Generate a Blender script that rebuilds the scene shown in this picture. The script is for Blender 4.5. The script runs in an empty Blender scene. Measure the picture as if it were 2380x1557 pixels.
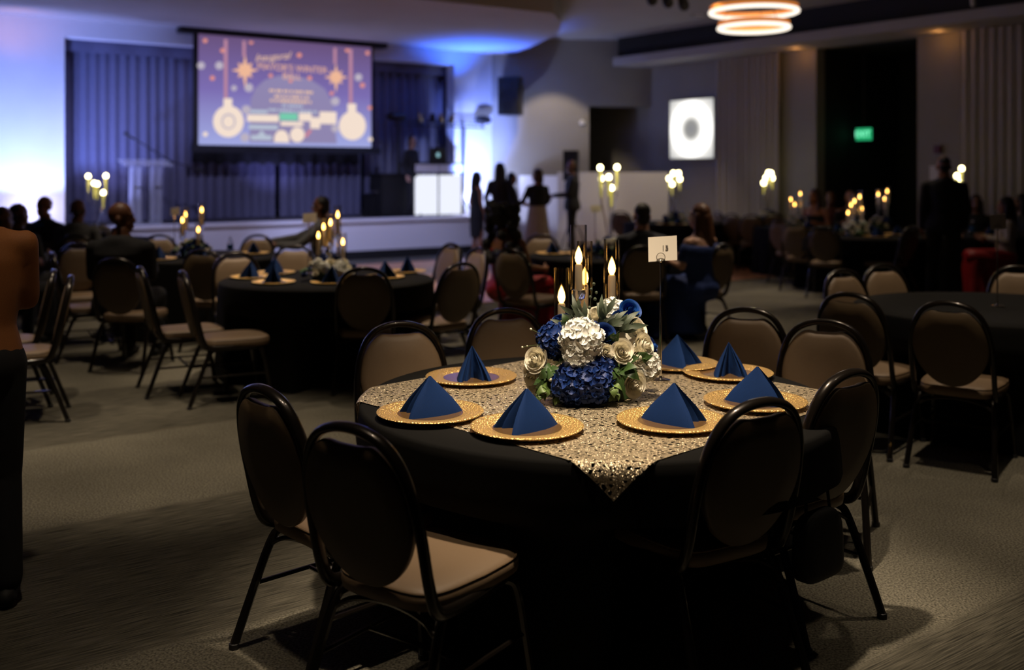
import bpy, math, random
from math import sin, cos, pi, radians, atan2, hypot, sqrt
from mathutils import Vector, Matrix
random.seed(7)
SC = bpy.context.scene
COL = SC.collection
# ------------------------------------------------------------------ camera
F, HOR, EYE = 2383.0, 400.0, 1.64           # focal length in pixels, horizon row, eye height
cam = bpy.data.cameras.new('camera'); camo = bpy.data.objects.new('camera', cam); COL.objects.link(camo)
camo.location = (0, 0, EYE); camo.rotation_euler = (pi/2, 0, 0)
cam.sensor_width = 36; cam.sensor_fit = 'HORIZONTAL'; cam.lens = 36*F/2380
cam.shift_y = -(778.5-HOR)/2380
cam.clip_end = 100; cam.clip_start = 0.05
cam.dof.use_dof = True; cam.dof.focus_distance = 3.75; cam.dof.aperture_fstop = 1.5
SC.camera = camo
# ------------------------------------------------------------------ colour management, world
SC.view_settings.view_transform = 'Standard'; SC.view_settings.look = 'None'
SC.view_settings.exposure = 0.0; SC.view_settings.gamma = 1.0; SC.view_settings.use_curve_mapping = False
try:
    SC.cycles.max_bounces = 5; SC.cycles.adaptive_threshold = .03; SC.cycles.transparent_max_bounces = 16; SC.cycles.use_denoising = True
    SC.cycles.sample_clamp_indirect = 3.0; SC.cycles.caustics_refractive = False; SC.cycles.caustics_reflective = False
except Exception: pass
W = bpy.data.worlds.new('world'); SC.world = W; W.use_nodes = True
W.node_tree.nodes['Background'].inputs[0].default_value = (.5, .55, .7, 1)
W.node_tree.nodes['Background'].inputs[1].default_value = 0.004
# ------------------------------------------------------------------ geometry of the place
O = (-2.8, 19.2); U = (.809, .587); N = (-.587, .809)      # stage front line, its direction, away from the hall
def at(px, Y): return (px-1190)/F*Y
def flo(px, py, z=0.0):
    Y = (EYE-z)*F/(py-HOR); return (at(px, Y), Y)
def zz(py, Y): return EYE-(py-HOR)/F*Y
def su(px, n):                                            # stage coordinate u seen at pixel column px in plane n
    r = (px-1190)/F; bx, by = O[0]+n*N[0], O[1]+n*N[1]
    return (r*by-bx)/(U[0]-r*U[1])
def S(u, n, z): return (O[0]+u*U[0]+n*N[0], O[1]+u*U[1]+n*N[1], z)
def sp(px, py, n):
    p = S(su(px, n), n, 0); return (p[0], p[1], zz(py, p[1]))
R0 = (3.05, 22.4); RD = (.587, -.809); RN = (.809, .587)   # right wall: end, direction to the camera side, outward
def rt(px, n=0.0):
    r = (px-1190)/F; bx, by = R0[0]+n*RN[0], R0[1]+n*RN[1]
    return (r*by-bx)/(RD[0]-r*RD[1])
def RW(t, n, z): return (R0[0]+t*RD[0]+n*RN[0], R0[1]+t*RD[1]+n*RN[1], z)
def rp(px, py, n=0.0):
    p = RW(rt(px, n), n, 0); return (p[0], p[1], zz(py, p[1]))
# ------------------------------------------------------------------ lights
def lamp(kind, loc, power, col=(1, .82, .6), size=.1, target=None, cone=70, blend=.6):
    l = bpy.data.lights.new('lamp', kind); o = bpy.data.objects.new('lamp_or_fill' if kind != 'AREA' else 'wash_lamp', l)  # serves real lamps and unseen fill lights added for brightness alike
    COL.objects.link(o); o.location = loc; l.energy = power; l.color = col
    if kind == 'AREA': l.size = size
    else: l.shadow_soft_size = size
    if kind == 'SPOT': l.spot_size = radians(cone); l.spot_blend = blend
    if target is not None:
        o.rotation_euler = (Vector(target)-Vector(loc)).to_track_quat('-Z', 'Y').to_euler()
    return o
WARM = (1, .80, .58); NEUT = (1, .88, .72); BLUE = (.22, .36, 1); PURP = (.45, .45, 1)
KEY = [ # x, y, power, cone, aim dx, aim dy      assumed hall downlights, plus unseen fill spots added for seats, flowers, left person
 (.38, 3.45, 820, 42, 0, .48), (.30, 1.9, 420, 23, 0, 2.1), (-.66, 2.85, 120, 34, .15, .2), (-1.75, 6.1, 420, 44, -.25, 0), (-3.4, 8.5, 190, 56, 0, 0), (-1.4, 9.0, 480, 54, 0, 0), (-3.2, 11.2, 370, 60, 0, 0),
 (1.2, 8.0, 400, 54, 0, 0), (1.0, 11.2, 400, 54, 0, 0), (3.1, 7.3, 300, 54, 0, 0), (2.2, 5.0, 250, 52, .1, 0), (2.3, 3.6, 60, 50, 0, .3), (2.8, 10.2, 300, 56, 0, 0), (5.0, 14.2, 110, 56, 0, 0), (2.6, 14.0, 300, 56, 0, 0), (0, 14.8, 400, 64, 0, 0), (-2.5, 14.4, 330, 64, 0, 0), (-1.3, 2.9, 100, 46, -.5, .7), (-3.4, 6.3, 190, 44, 0, .4), (.95, 2.95, 45, 15, -.33, .36), (2.5, 19.3, 200, 70, 0, .8)]
for x, y, p, c, ax, ay in KEY:
    lamp('SPOT', (x, y, 4.12 if x < -1 and y > 12 else 4.45), p, WARM, .07, (x+ax, y+ay, .7), c, .75)
# blue up-lights at the foot of the two stage piers and on the stage floor
def up(px, n, pw, col, tgt_px, tgt_z, cone=95, z=.85, s=.06, bl=.9):
    a = S(su(px, n), n, z); b = S(su(tgt_px, 1.0), 1.0, tgt_z)
    lamp('SPOT', a, pw, col, s, b, cone, bl)
lamp('POINT', S(su(88, .5), .5, 1.0), 42, (.62, .60, 1), .12); lamp('POINT', S(su(1100, .5), .5, 1.1), 45, (.58, .62, 1), .12)
up(40, -1.2, 1700, (.25, .35, 1), 30, 1.75, 84, .1, .1, .9)
up(1097, .45, 260, (.42, .52, 1), 1102, 1.8, 120)
up(1108, -.6, 1500, (.20, .30, 1), 1104, 2.3, 46, .9, .1)
lamp('SPOT', S(su(1100, .45), .45, 3.0), 520, (.03, .14, 1), .05, S(su(1105, .15), .15, 4.2), 112, .7)  # unseen spot added high up, off the floor, to tighten the blue ceiling glow
# ------------------------------------------------------------------ materials
def _new(name):
    m = bpy.data.materials.new(name); m.use_nodes = True; nt = m.node_tree
    return m, nt, nt.nodes['Principled BSDF']
def mat(name, col, rough=.6, metal=0, noise=0, nscale=40, bump=0, bscale=200, emit=None, estr=0, sheen=0, alpha=1, trans=0, spec=.5, coat=0):
    m, nt, b = _new(name)
    b.inputs['Base Color'].default_value = (*col, 1); b.inputs['Roughness'].default_value = rough
    b.inputs['Metallic'].default_value = metal; b.inputs['Specular IOR Level'].default_value = spec
    if coat: b.inputs['Coat Weight'].default_value = coat
    if sheen: b.inputs['Sheen Weight'].default_value = sheen
    if trans: b.inputs['Transmission Weight'].default_value = trans
    if emit: b.inputs['Emission Color'].default_value = (*emit, 1); b.inputs['Emission Strength'].default_value = estr
    tc = nt.nodes.new('ShaderNodeTexCoord')
    if noise:
        n = nt.nodes.new('ShaderNodeTexNoise'); n.inputs['Scale'].default_value = nscale; n.inputs['Detail'].default_value = 4
        r = nt.nodes.new('ShaderNodeMapRange'); r.inputs[1].default_value = .3; r.inputs[2].default_value = .7
        r.inputs[3].default_value = 1-noise; r.inputs[4].default_value = 1+noise
        mx = nt.nodes.new('ShaderNodeVectorMath'); mx.operation = 'SCALE'; mx.inputs[0].default_value = col
        nt.links.new(tc.outputs['Object'], n.inputs['Vector']); nt.links.new(n.outputs[0], r.inputs[0])
        nt.links.new(r.outputs[0], mx.inputs['Scale']); nt.links.new(mx.outputs[0], b.inputs['Base Color'])
    if bump:
        n2 = nt.nodes.new('ShaderNodeTexNoise'); n2.inputs['Scale'].default_value = bscale
        bp = nt.nodes.new('ShaderNodeBump'); bp.inputs['Strength'].default_value = bump; bp.inputs['Distance'].default_value = .004
        nt.links.new(tc.outputs['Object'], n2.inputs['Vector']); nt.links.new(n2.outputs[0], bp.inputs['Height'])
        nt.links.new(bp.outputs[0], b.inputs['Normal'])
    return m
def emis(name, col, s):
    m = bpy.data.materials.new(name); m.use_nodes = True; nt = m.node_tree; nt.nodes.clear()
    e = nt.nodes.new('ShaderNodeEmission'); e.inputs[0].default_value = (*col, 1); e.inputs[1].default_value = s
    o = nt.nodes.new('ShaderNodeOutputMaterial'); nt.links.new(e.outputs[0], o.inputs[0]); return m
def glassm(name, tint=(1, 1, 1), refl=.10, rough=.03, dens=1.0):
    m = bpy.data.materials.new(name); m.use_nodes = True; nt = m.node_tree; nt.nodes.clear()
    t = nt.nodes.new('ShaderNodeBsdfTransparent'); t.inputs[0].default_value = (*[c*dens for c in tint], 1)
    g = nt.nodes.new('ShaderNodeBsdfGlossy'); g.inputs['Roughness'].default_value = rough
    fr = nt.nodes.new('ShaderNodeLayerWeight'); fr.inputs[0].default_value = .25
    ma = nt.nodes.new('ShaderNodeMath'); ma.operation = 'MULTIPLY_ADD'; ma.inputs[1].default_value = .75; ma.inputs[2].default_value = refl*.7
    mx = nt.nodes.new('ShaderNodeMixShader'); o = nt.nodes.new('ShaderNodeOutputMaterial')
    nt.links.new(fr.outputs[0], ma.inputs[0]); nt.links.new(ma.outputs[0], mx.inputs[0])
    nt.links.new(t.outputs[0], mx.inputs[1]); nt.links.new(g.outputs[0], mx.inputs[2]); nt.links.new(mx.outputs[0], o.inputs[0]); return m
M = {}
M['wall'] = mat('painted_wall', (.62, .62, .64), .8, noise=.03, nscale=2)
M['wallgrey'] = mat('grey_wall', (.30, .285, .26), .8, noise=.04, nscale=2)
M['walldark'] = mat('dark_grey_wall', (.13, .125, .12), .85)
M['navy'] = mat('navy_wall', (.012, .014, .022), .8)
M['ceil'] = mat('ceiling_paint', (.42, .41, .42), .85, noise=.04, nscale=1.2)
M['black'] = mat('black_paint', (.008, .008, .008), .7)
M['white'] = mat('white_panel', (.75, .75, .77), .6)
M['stagefloor'] = mat('stage_boards', (.05, .045, .04), .5)
M['wood'] = mat('dance_floor_wood', (.42, .19, .085), .4, noise=.25, nscale=6)
M['curtain'] = mat('stage_curtain', (.10, .10, .16), .8, noise=.1, nscale=30)
M['curtaindark'] = mat('black_drape', (.006, .006, .007), .9)
M['sheer'] = mat('white_drape', (.42, .39, .37), .8)
M['vinyl'] = mat('tan_vinyl', (.20, .135, .080), .45, noise=.10, nscale=400, bump=.25, bscale=700)
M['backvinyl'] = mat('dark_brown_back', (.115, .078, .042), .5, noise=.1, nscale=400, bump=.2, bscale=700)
M['frame'] = mat('dark_bronze_metal', (.018, .014, .011), .28, .6, coat=.3)
M['cloth'] = mat('black_cloth', (.006, .0058, .0055), .95, noise=.2, nscale=300, spec=.15)
M['napkin'] = mat('navy_napkin', (.002, .020, .092), .85, noise=.15, nscale=500, bump=.2, bscale=900, spec=.2)
M['ivory'] = mat('ivory_petal', (.88, .83, .68), .6)
M['hwhite'] = mat('white_petal', (.88, .88, .82), .65)
M['bpetal'] = mat('blue_petal', (.004, .030, .17), .55)
M['bpetal2'] = mat('bright_blue_petal', (.004, .06, .30), .55)
M['leaf'] = mat('green_leaf', (.035, .075, .018), .45, noise=.25, nscale=30)
M['euca'] = mat('grey_green_leaf', (.055, .075, .045), .55, noise=.2, nscale=30)
M['varieg'] = mat('variegated_leaf', (.10, .16, .04), .5, noise=.6, nscale=25)
M['stem'] = mat('green_stem', (.05, .08, .02), .6)
M['bud'] = mat('white_bud', (.8, .8, .6), .6)
M['wax'] = mat('candle_wax', (.80, .74, .62), .5, emit=(1, .55, .2), estr=.03)
M['flame'] = emis('led_flame', (1, .50, .11), 14)
M['flamecore'] = emis('led_flame_core', (1, .62, .22), 22)
M['bulb'] = emis('pale_bulb', (1, .86, .42), 12)
M['taperglow'] = mat('glowing_taper', (.75, .70, .30), .5, emit=(.85, .72, .12), estr=.7)
M['glass'] = glassm('clear_glass', (.97, .97, .97), .07, .02)
M['smoke'] = glassm('smoked_glass', (.90, .86, .80), .09, .03)
def acrylic_mat():
    m = bpy.data.materials.new('clear_acrylic'); m.use_nodes = True; nt = m.node_tree; b = nt.nodes['Principled BSDF']; o = nt.nodes['Material Output']
    b.inputs['Base Color'].default_value = (.85, .88, .95, 1); b.inputs['Roughness'].default_value = .25
    t = nt.nodes.new('ShaderNodeBsdfTransparent'); mx = nt.nodes.new('ShaderNodeMixShader'); lw = nt.nodes.new('ShaderNodeLayerWeight'); lw.inputs[0].default_value = .3
    ma = nt.nodes.new('ShaderNodeMath'); ma.operation = 'MULTIPLY_ADD'; ma.inputs[1].default_value = .4; ma.inputs[2].default_value = .10
    nt.links.new(lw.outputs[1], ma.inputs[0]); nt.links.new(ma.outputs[0], mx.inputs[0]); nt.links.new(t.outputs[0], mx.inputs[1]); nt.links.new(b.outputs[0], mx.inputs[2]); nt.links.new(mx.outputs[0], o.inputs[0]); return m
M['acrylic'] = acrylic_mat()
M['crystal'] = mat('crystal', (.95, .95, .95), .02, trans=.9, spec=.8)
M['chrome'] = mat('chrome', (.75, .72, .68), .15, 1)
M['paper'] = mat('white_card', (.74, .68, .58), .8)
M['ink'] = mat('ink', (.06, .05, .05), .8)
M['suit'] = mat('black_suit', (.010, .010, .012), .9)
M['navysuit'] = mat('dark_navy_suit', (.016, .018, .026), .9)
M['greysuit'] = mat('grey_jacket', (.07, .07, .072), .9)
M['shirt'] = mat('white_shirt', (.6, .6, .6), .8)
M['bshirt'] = mat('blue_shirt', (.01, .12, .38), .8)
M['brown'] = mat('brown_top', (.34, .125, .035), .7, noise=.12, nscale=300, bump=.3, bscale=600)
M['bdress'] = mat('royal_blue_dress', (.003, .022, .13), .8)
M['red'] = mat('red_satin', (.30, .006, .010), .5)
M['cream'] = mat('cream_skirt', (.42, .36, .30), .8, noise=.1, nscale=20)
M['skdark'] = mat('deep_brown_skin', (.13, .05, .022), .5)
M['skmid'] = mat('brown_skin', (.30, .125, .055), .5)
M['sklight'] = mat('light_skin', (.50, .29, .20), .5)
M['hairblk'] = mat('black_hair', (.006, .005, .005), .6, noise=.4, nscale=60, bump=.5, bscale=90)
M['hairbrn'] = mat('brown_hair', (.035, .016, .008), .5, noise=.4, nscale=60, bump=.4, bscale=90)
M['hairaub'] = mat('auburn_hair', (.085, .030, .010), .5, noise=.4, nscale=60, bump=.4, bscale=90)
M['hairgry'] = mat('grey_hair', (.05, .045, .04), .6)
M['plastic'] = mat('black_plastic', (.01, .01, .012), .5)
M['leather'] = mat('black_leather', (.005, .005, .005), .7)
M['ledpanel'] = emis('lit_facade_panel', (.84, .87, 1), 1.05)
M['logo'] = emis('lit_logo', (.35, .65, .75), .8)
M['exit'] = emis('exit_green', (.02, .42, .16), 1.0)
M['exitlet'] = emis('exit_letters', (.25, 1, .6), 1.2)
M['ringlight'] = emis('ring_diffuser', (1, .88, .74), 1.5)
M['copper'] = mat('copper_ring', (.75, .28, .07), .35, .3, emit=(1, .30, .05), estr=.45)  # orange light on the copper is put in as emission
M['redplastic'] = mat('red_plastic', (.10, .012, .01), .5)
M['eyew'] = mat('eye', (.5, .5, .5), .3)
M['water'] = glassm('plastic_bottle', (.85, .90, .95), .15, .1)
M['bcap'] = mat('white_cap', (.6, .6, .62), .5)

def floor_mat():
    m, nt, b = _new('carpet'); L = nt.links
    def nd(t, **k):
        n = nt.nodes.new(t)
        for a, v in k.items(): setattr(n, a, v)
        return n
    tc = nd('ShaderNodeTexCoord'); mp = nd('ShaderNodeMapping'); mp.inputs['Rotation'].default_value = (0, 0, -radians(36))
    L.new(tc.outputs['Object'], mp.inputs['Vector'])          # x along the ribs, y across
    sx = nd('ShaderNodeSeparateXYZ'); L.new(mp.outputs[0], sx.inputs[0])
    # bands of two weaves
    off = nd('ShaderNodeMath', operation='ADD'); off.inputs[1].default_value = -2.83
    L.new(sx.outputs[1], off.inputs[0])
    wv = nd('ShaderNodeMath', operation='PINGPONG'); wv.inputs[1].default_value = 1.5
    L.new(off.outputs[0], wv.inputs[0])
    band = nd('ShaderNodeMapRange'); band.inputs[1].default_value = .72; band.inputs[2].default_value = .78
    L.new(wv.outputs[0], band.inputs[0])
    # ribs
    st = nd('ShaderNodeMapping'); st.inputs['Scale'].default_value = (6, 170, 1); L.new(mp.outputs[0], st.inputs['Vector'])
    n1 = nd('ShaderNodeTexNoise'); n1.inputs['Scale'].default_value = 1; n1.inputs['Detail'].default_value = 3; L.new(st.outputs[0], n1.inputs['Vector'])
    n2 = nd('ShaderNodeTexNoise'); n2.inputs['Scale'].default_value = 110; n2.inputs['Detail'].default_value = 4; L.new(tc.outputs['Object'], n2.inputs['Vector'])
    n3 = nd('ShaderNodeTexNoise'); n3.inputs['Scale'].default_value = 1.3; n3.inputs['Detail'].default_value = 3; L.new(mp.outputs[0], n3.inputs['Vector'])
    mixn = nd('ShaderNodeMix'); L.new(band.outputs[0], mixn.inputs[0]); L.new(n2.outputs[0], mixn.inputs[2]); L.new(n1.outputs[0], mixn.inputs[3])
    cr = nd('ShaderNodeValToRGB'); e = cr.color_ramp.elements
    e[0].position = .33; e[0].color = (.055, .052, .040, 1); e[1].position = .68; e[1].color = (.235, .215, .165, 1)
    L.new(mixn.outputs[0], cr.inputs[0])
    mr = nd('ShaderNodeMapRange'); mr.inputs[3].default_value = 1.0; mr.inputs[4].default_value = .62; L.new(band.outputs[0], mr.inputs[0])
    m3 = nd('ShaderNodeMapRange'); m3.inputs[1].default_value = .3; m3.inputs[2].default_value = .7; m3.inputs[3].default_value = .8; m3.inputs[4].default_value = 1.2; L.new(n3.outputs[0], m3.inputs[0])
    mm = nd('ShaderNodeMath', operation='MULTIPLY'); L.new(mr.outputs[0], mm.inputs[0]); L.new(m3.outputs[0], mm.inputs[1])
    sc = nd('ShaderNodeVectorMath', operation='SCALE'); L.new(cr.outputs[0], sc.inputs[0]); L.new(mm.outputs[0], sc.inputs['Scale'])
    L.new(sc.outputs[0], b.inputs['Base Color']); b.inputs['Roughness'].default_value = .95; b.inputs['Specular IOR Level'].default_value = .1
    bp = nd('ShaderNodeBump'); bp.inputs['Strength'].default_value = .5; bp.inputs['Distance'].default_value = .006
    L.new(mixn.outputs[0], bp.inputs['Height']); L.new(bp.outputs[0], b.inputs['Normal'])
    return m
M['carpet'] = floor_mat()
def gold_mat():
    m, nt, b = _new('beaded_gold'); L = nt.links
    b.inputs['Base Color'].default_value = (.85, .55, .20, 1); b.inputs['Metallic'].default_value = .75; b.inputs['Roughness'].default_value = .38
    tc = nt.nodes.new('ShaderNodeTexCoord'); v = nt.nodes.new('ShaderNodeTexVoronoi'); v.inputs['Scale'].default_value = 110
    bp = nt.nodes.new('ShaderNodeBump'); bp.inputs['Strength'].default_value = .9; bp.inputs['Distance'].default_value = .006; bp.invert = True
    L.new(tc.outputs['Object'], v.inputs['Vector']); L.new(v.outputs['Distance'], bp.inputs['Height']); L.new(bp.outputs[0], b.inputs['Normal'])
    return m
M['gold'] = gold_mat()
M['bronze'] = mat('bronze_well', (.34, .19, .075), .22, .7)
def lace_mat():
    m = bpy.data.materials.new('gold_sequin_lace'); m.use_nodes = True; nt = m.node_tree; L = nt.links; b = nt.nodes['Principled BSDF']
    tc = nt.nodes.new('ShaderNodeTexCoord')
    wob = nt.nodes.new('ShaderNodeTexNoise'); wob.inputs['Scale'].default_value = 25
    add = nt.nodes.new('ShaderNodeMix'); add.data_type = 'VECTOR'; add.inputs[0].default_value = .02
    L.new(tc.outputs['UV'], wob.inputs['Vector']); L.new(tc.outputs['UV'], add.inputs[4]); L.new(wob.outputs['Color'], add.inputs[5])
    v = nt.nodes.new('ShaderNodeTexVoronoi'); v.feature = 'DISTANCE_TO_EDGE'; v.inputs['Scale'].default_value = 78; v.inputs['Randomness'].default_value = .95
    L.new(add.outputs[1], v.inputs['Vector'])
    lt = nt.nodes.new('ShaderNodeMath'); lt.operation = 'LESS_THAN'; lt.inputs[1].default_value = .24
    L.new(v.outputs['Distance'], lt.inputs[0])
    v2 = nt.nodes.new('ShaderNodeTexVoronoi'); v2.inputs['Scale'].default_value = 780; L.new(tc.outputs['UV'], v2.inputs['Vector'])
    cr = nt.nodes.new('ShaderNodeValToRGB'); e = cr.color_ramp.elements
    e[0].position = 0; e[0].color = (.30, .215, .125, 1); e[1].position = 1; e[1].color = (1, .86, .60, 1)
    sx = nt.nodes.new('ShaderNodeSeparateColor'); L.new(v2.outputs['Color'], sx.inputs[0]); L.new(sx.outputs[0], cr.inputs[0])
    L.new(cr.outputs[0], b.inputs['Base Color']); b.inputs['Metallic'].default_value = .7; b.inputs['Roughness'].default_value = .35
    nm = nt.nodes.new('ShaderNodeMix'); nm.data_type = 'VECTOR'; nm.inputs[0].default_value = .42
    geo = nt.nodes.new('ShaderNodeNewGeometry'); sub = nt.nodes.new('ShaderNodeVectorMath'); sub.operation = 'SUBTRACT'; sub.inputs[1].default_value = (.5, .5, .5)
    L.new(v2.outputs['Color'], sub.inputs[0]); addn = nt.nodes.new('ShaderNodeVectorMath'); addn.operation = 'MULTIPLY_ADD'
    addn.inputs[1].default_value = (1.3, 1.3, 1.3); L.new(sub.outputs[0], addn.inputs[0]); L.new(geo.outputs['Normal'], addn.inputs[2])
    nz = nt.nodes.new('ShaderNodeVectorMath'); nz.operation = 'NORMALIZE'; L.new(addn.outputs[0], nz.inputs[0]); L.new(nz.outputs[0], b.inputs['Normal'])
    tr = nt.nodes.new('ShaderNodeBsdfTransparent'); mx = nt.nodes.new('ShaderNodeMixShader'); out = nt.nodes['Material Output']
    L.new(lt.outputs[0], mx.inputs[0]); L.new(tr.outputs[0], mx.inputs[1]); L.new(b.outputs[0], mx.inputs[2]); L.new(mx.outputs[0], out.inputs[0])
    return m
M['lace'] = lace_mat()
def slide_mat():                                             # the projected slide's own violet-to-pale-blue ground
    m = bpy.data.materials.new('projected_slide'); m.use_nodes = True; nt = m.node_tree; nt.nodes.clear(); L = nt.links
    tc = nt.nodes.new('ShaderNodeTexCoord'); s = nt.nodes.new('ShaderNodeSeparateXYZ'); L.new(tc.outputs['UV'], s.inputs[0])
    cr = nt.nodes.new('ShaderNodeValToRGB'); e = cr.color_ramp.elements
    e[0].position = 0; e[0].color = (.38, .42, .80, 1); e[1].position = 1; e[1].color = (.145, .085, .20, 1)
    k = e.new(.5); k.color = (.21, .16, .46, 1)
    L.new(s.outputs[1], cr.inputs[0]); em = nt.nodes.new('ShaderNodeEmission'); em.inputs[1].default_value = .95
    L.new(cr.outputs[0], em.inputs[0]); o = nt.nodes.new('ShaderNodeOutputMaterial'); L.new(em.outputs[0], o.inputs[0]); return m
M['slide'] = slide_mat()
M['sl_panel'] = emis('slide_panel', (.29, .25, .45), .95)
M['sl_cream'] = emis('slide_cream', (.95, .78, .66), .95); M['sl_gold'] = emis('slide_gold', (.90, .50, .33), .95)
M['sl_text'] = emis('slide_text', (.95, .62, .42), .9); M['sl_grey'] = emis('slide_grey', (.52, .46, .56), .95)
M['sl_line'] = emis('slide_line', (.62, .30, .42), .8); M['sl_green'] = emis('slide_green', (.20, .66, .46), .9)
M['sl_red'] = emis('slide_red', (.75, .25, .3), .9); M['sl_pale'] = emis('slide_pale', (.50, .56, .68), .95); M['sl_dot'] = emis('slide_dot', (.85, .32, .26), .9)
def ringart_mat():                                           # a lit panel: lamp ring behind a diffuser
    m = bpy.data.materials.new('ring_lit_panel'); m.use_nodes = True; nt = m.node_tree; nt.nodes.clear(); L = nt.links
    tc = nt.nodes.new('ShaderNodeTexCoord'); mp = nt.nodes.new('ShaderNodeVectorMath'); mp.operation = 'SUBTRACT'; mp.inputs[1].default_value = (.5, .5, 0)
    L.new(tc.outputs['UV'], mp.inputs[0]); ln = nt.nodes.new('ShaderNodeVectorMath'); ln.operation = 'LENGTH'; L.new(mp.outputs[0], ln.inputs[0])
    cr = nt.nodes.new('ShaderNodeValToRGB'); e = cr.color_ramp.elements
    e[0].position = 0; e[0].color = (.17, .17, .18, 1); e[1].position = .70; e[1].color = (.30, .30, .30, 1)
    for p, c in ((.14, .22), (.27, 1.05), (.45, 1.25), (.52, .62)):
        k = e.new(p); k.color = (c, c*.98, c*.93, 1)
    L.new(ln.outputs[1], cr.inputs[0]); em = nt.nodes.new('ShaderNodeEmission'); em.inputs[1].default_value = 1.5
    L.new(cr.outputs[0], em.inputs[0]); o = nt.nodes.new('ShaderNodeOutputMaterial'); L.new(em.outputs[0], o.inputs[0]); return m
M['ringart'] = ringart_mat()
# ------------------------------------------------------------------ mesh helpers
class MB:
    def __init__(s): s.v = []; s.f = []; s.uv = None
    def add(s, v, f):
        k = len(s.v); s.v += [tuple(p) for p in v]; s.f += [tuple(i+k for i in q) for q in f]; return s
    def box(s, c, d, rz=0, M4=None):
        hx, hy, hz = d[0]/2, d[1]/2, d[2]/2; cs, sn = cos(rz), sin(rz); vs = []
        for z in (-hz, hz):
            for x, y in ((-hx, -hy), (hx, -hy), (hx, hy), (-hx, hy)):
                vs.append((c[0]+x*cs-y*sn, c[1]+x*sn+y*cs, c[2]+z))
        return s.add(vs, [(3, 2, 1, 0), (4, 5, 6, 7), (0, 1, 5, 4), (1, 2, 6, 5), (2, 3, 7, 6), (3, 0, 4, 7)])
    def prism(s, poly, z0, z1):                                # polygon in plan, extruded
        n = len(poly)
        a = sum(poly[i][0]*poly[(i+1) % n][1]-poly[(i+1) % n][0]*poly[i][1] for i in range(n))
        if a < 0: poly = poly[::-1]
        vs = [(p[0], p[1], z0) for p in poly]+[(p[0], p[1], z1) for p in poly]
        fs = [tuple(range(n-1, -1, -1)), tuple(range(n, 2*n))]+[(i, (i+1) % n, n+(i+1) % n, n+i) for i in range(n)]
        return s.add(vs, fs)
    def tube(s, path, r, seg=8, closed=False, flat=None, caps=True, up=None):
        P = [Vector(p) for p in path]; n = len(P); rs = r if isinstance(r, (list, tuple)) else [r]*n
        vs = []; prev = None
        for i in range(n):
            a = P[i-1] if (i > 0 or closed) else P[i]; b = P[(i+1) % n] if (i < n-1 or closed) else P[i]
            t = (b-a).normalized() if (b-a).length > 1e-9 else Vector((0, 0, 1))
            if prev is None:
                ref = Vector(up) if up else (Vector((0, 0, 1)) if abs(t.z) < .9 else Vector((1, 0, 0)))
                x = t.cross(ref).normalized()
            else:
                x = prev-t*prev.dot(t); x = x.normalized() if x.length > 1e-6 else t.orthogonal().normalized()
            y = t.cross(x); prev = x
            for k in range(seg):
                A = 2*pi*k/seg; w = rs[i]; h = w*(flat or 1)
                vs.append(P[i]+x*cos(A)*w+y*sin(A)*h)
        fs = []
        for i in range(n if closed else n-1):
            j = (i+1) % n
            for k in range(seg): fs.append((i*seg+k, i*seg+(k+1) % seg, j*seg+(k+1) % seg, j*seg+k))
        if caps and not closed: fs += [tuple(range(seg-1, -1, -1)), tuple(range((n-1)*seg, n*seg))]
        return s.add(vs, fs)
    def lathe(s, prof, c=(0, 0, 0), seg=24, sx=1, sy=1):
        vs = []; fs = []; n = len(prof)
        for r, z in prof:
            for k in range(seg):
                A = 2*pi*k/seg; vs.append((c[0]+r*cos(A)*sx, c[1]+r*sin(A)*sy, c[2]+z))
        for i in range(n-1):
            for k in range(seg): fs.append((i*seg+k, i*seg+(k+1) % seg, (i+1)*seg+(k+1) % seg, (i+1)*seg+k))
        if prof[0][0] > 1e-5: fs.append(tuple(range(seg-1, -1, -1)))
        if prof[-1][0] > 1e-5: fs.append(tuple(range((n-1)*seg, n*seg)))
        return s.add(vs, fs)
    def ell(s, c, r, seg=12, rings=8, rot=None):
        r = r if isinstance(r, (list, tuple)) else (r, r, r); vs = []; fs = []
        for i in range(rings+1):
            th = pi*i/rings
            for k in range(seg):
                A = 2*pi*k/seg; p = Vector((r[0]*sin(th)*cos(A), r[1]*sin(th)*sin(A), -r[2]*cos(th)))
                if rot is not None: p = rot @ p
                vs.append((c[0]+p.x, c[1]+p.y, c[2]+p.z))
        for i in range(rings):
            for k in range(seg): fs.append((i*seg+k, i*seg+(k+1) % seg, (i+1)*seg+(k+1) % seg, (i+1)*seg+k))
        return s.add(vs, fs)
    def cap(s, a, ra, b, rb, seg=10):                          # tapered capsule
        a = Vector(a); b = Vector(b); d = (b-a); t = d.normalized() if d.length > 1e-6 else Vector((0, 0, 1))
        path = [a-t*ra*.95, a-t*ra*.6, a, b, b+t*rb*.6, b+t*rb*.95]
        return s.tube(path, [ra*.25, ra*.8, ra, rb, rb*.8, rb*.25], seg)
    def xf(s, m):
        s.v = [tuple(m @ Vector(p)) for p in s.v]; return s
    def join(s, o, m=None):
        vs = o.v if m is None else [tuple(m @ Vector(p)) for p in o.v]
        return s.add(vs, o.f)
    def mesh(s, name, smooth=True, angle=40):
        me = bpy.data.meshes.new(name); me.from_pydata(s.v, [], s.f); me.validate(clean_customdata=False)
        if s.uv:
            l = me.uv_layers.new(name='UVMap')
            for lp in me.loops: l.data[lp.index].uv = s.uv[lp.vertex_index]
        if smooth and len(me.polygons):
            me.polygons.foreach_set('use_smooth', [True]*len(me.polygons))
            try: me.set_sharp_from_angle(angle=radians(angle))
            except Exception: pass
        me.update(); return me
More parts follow.
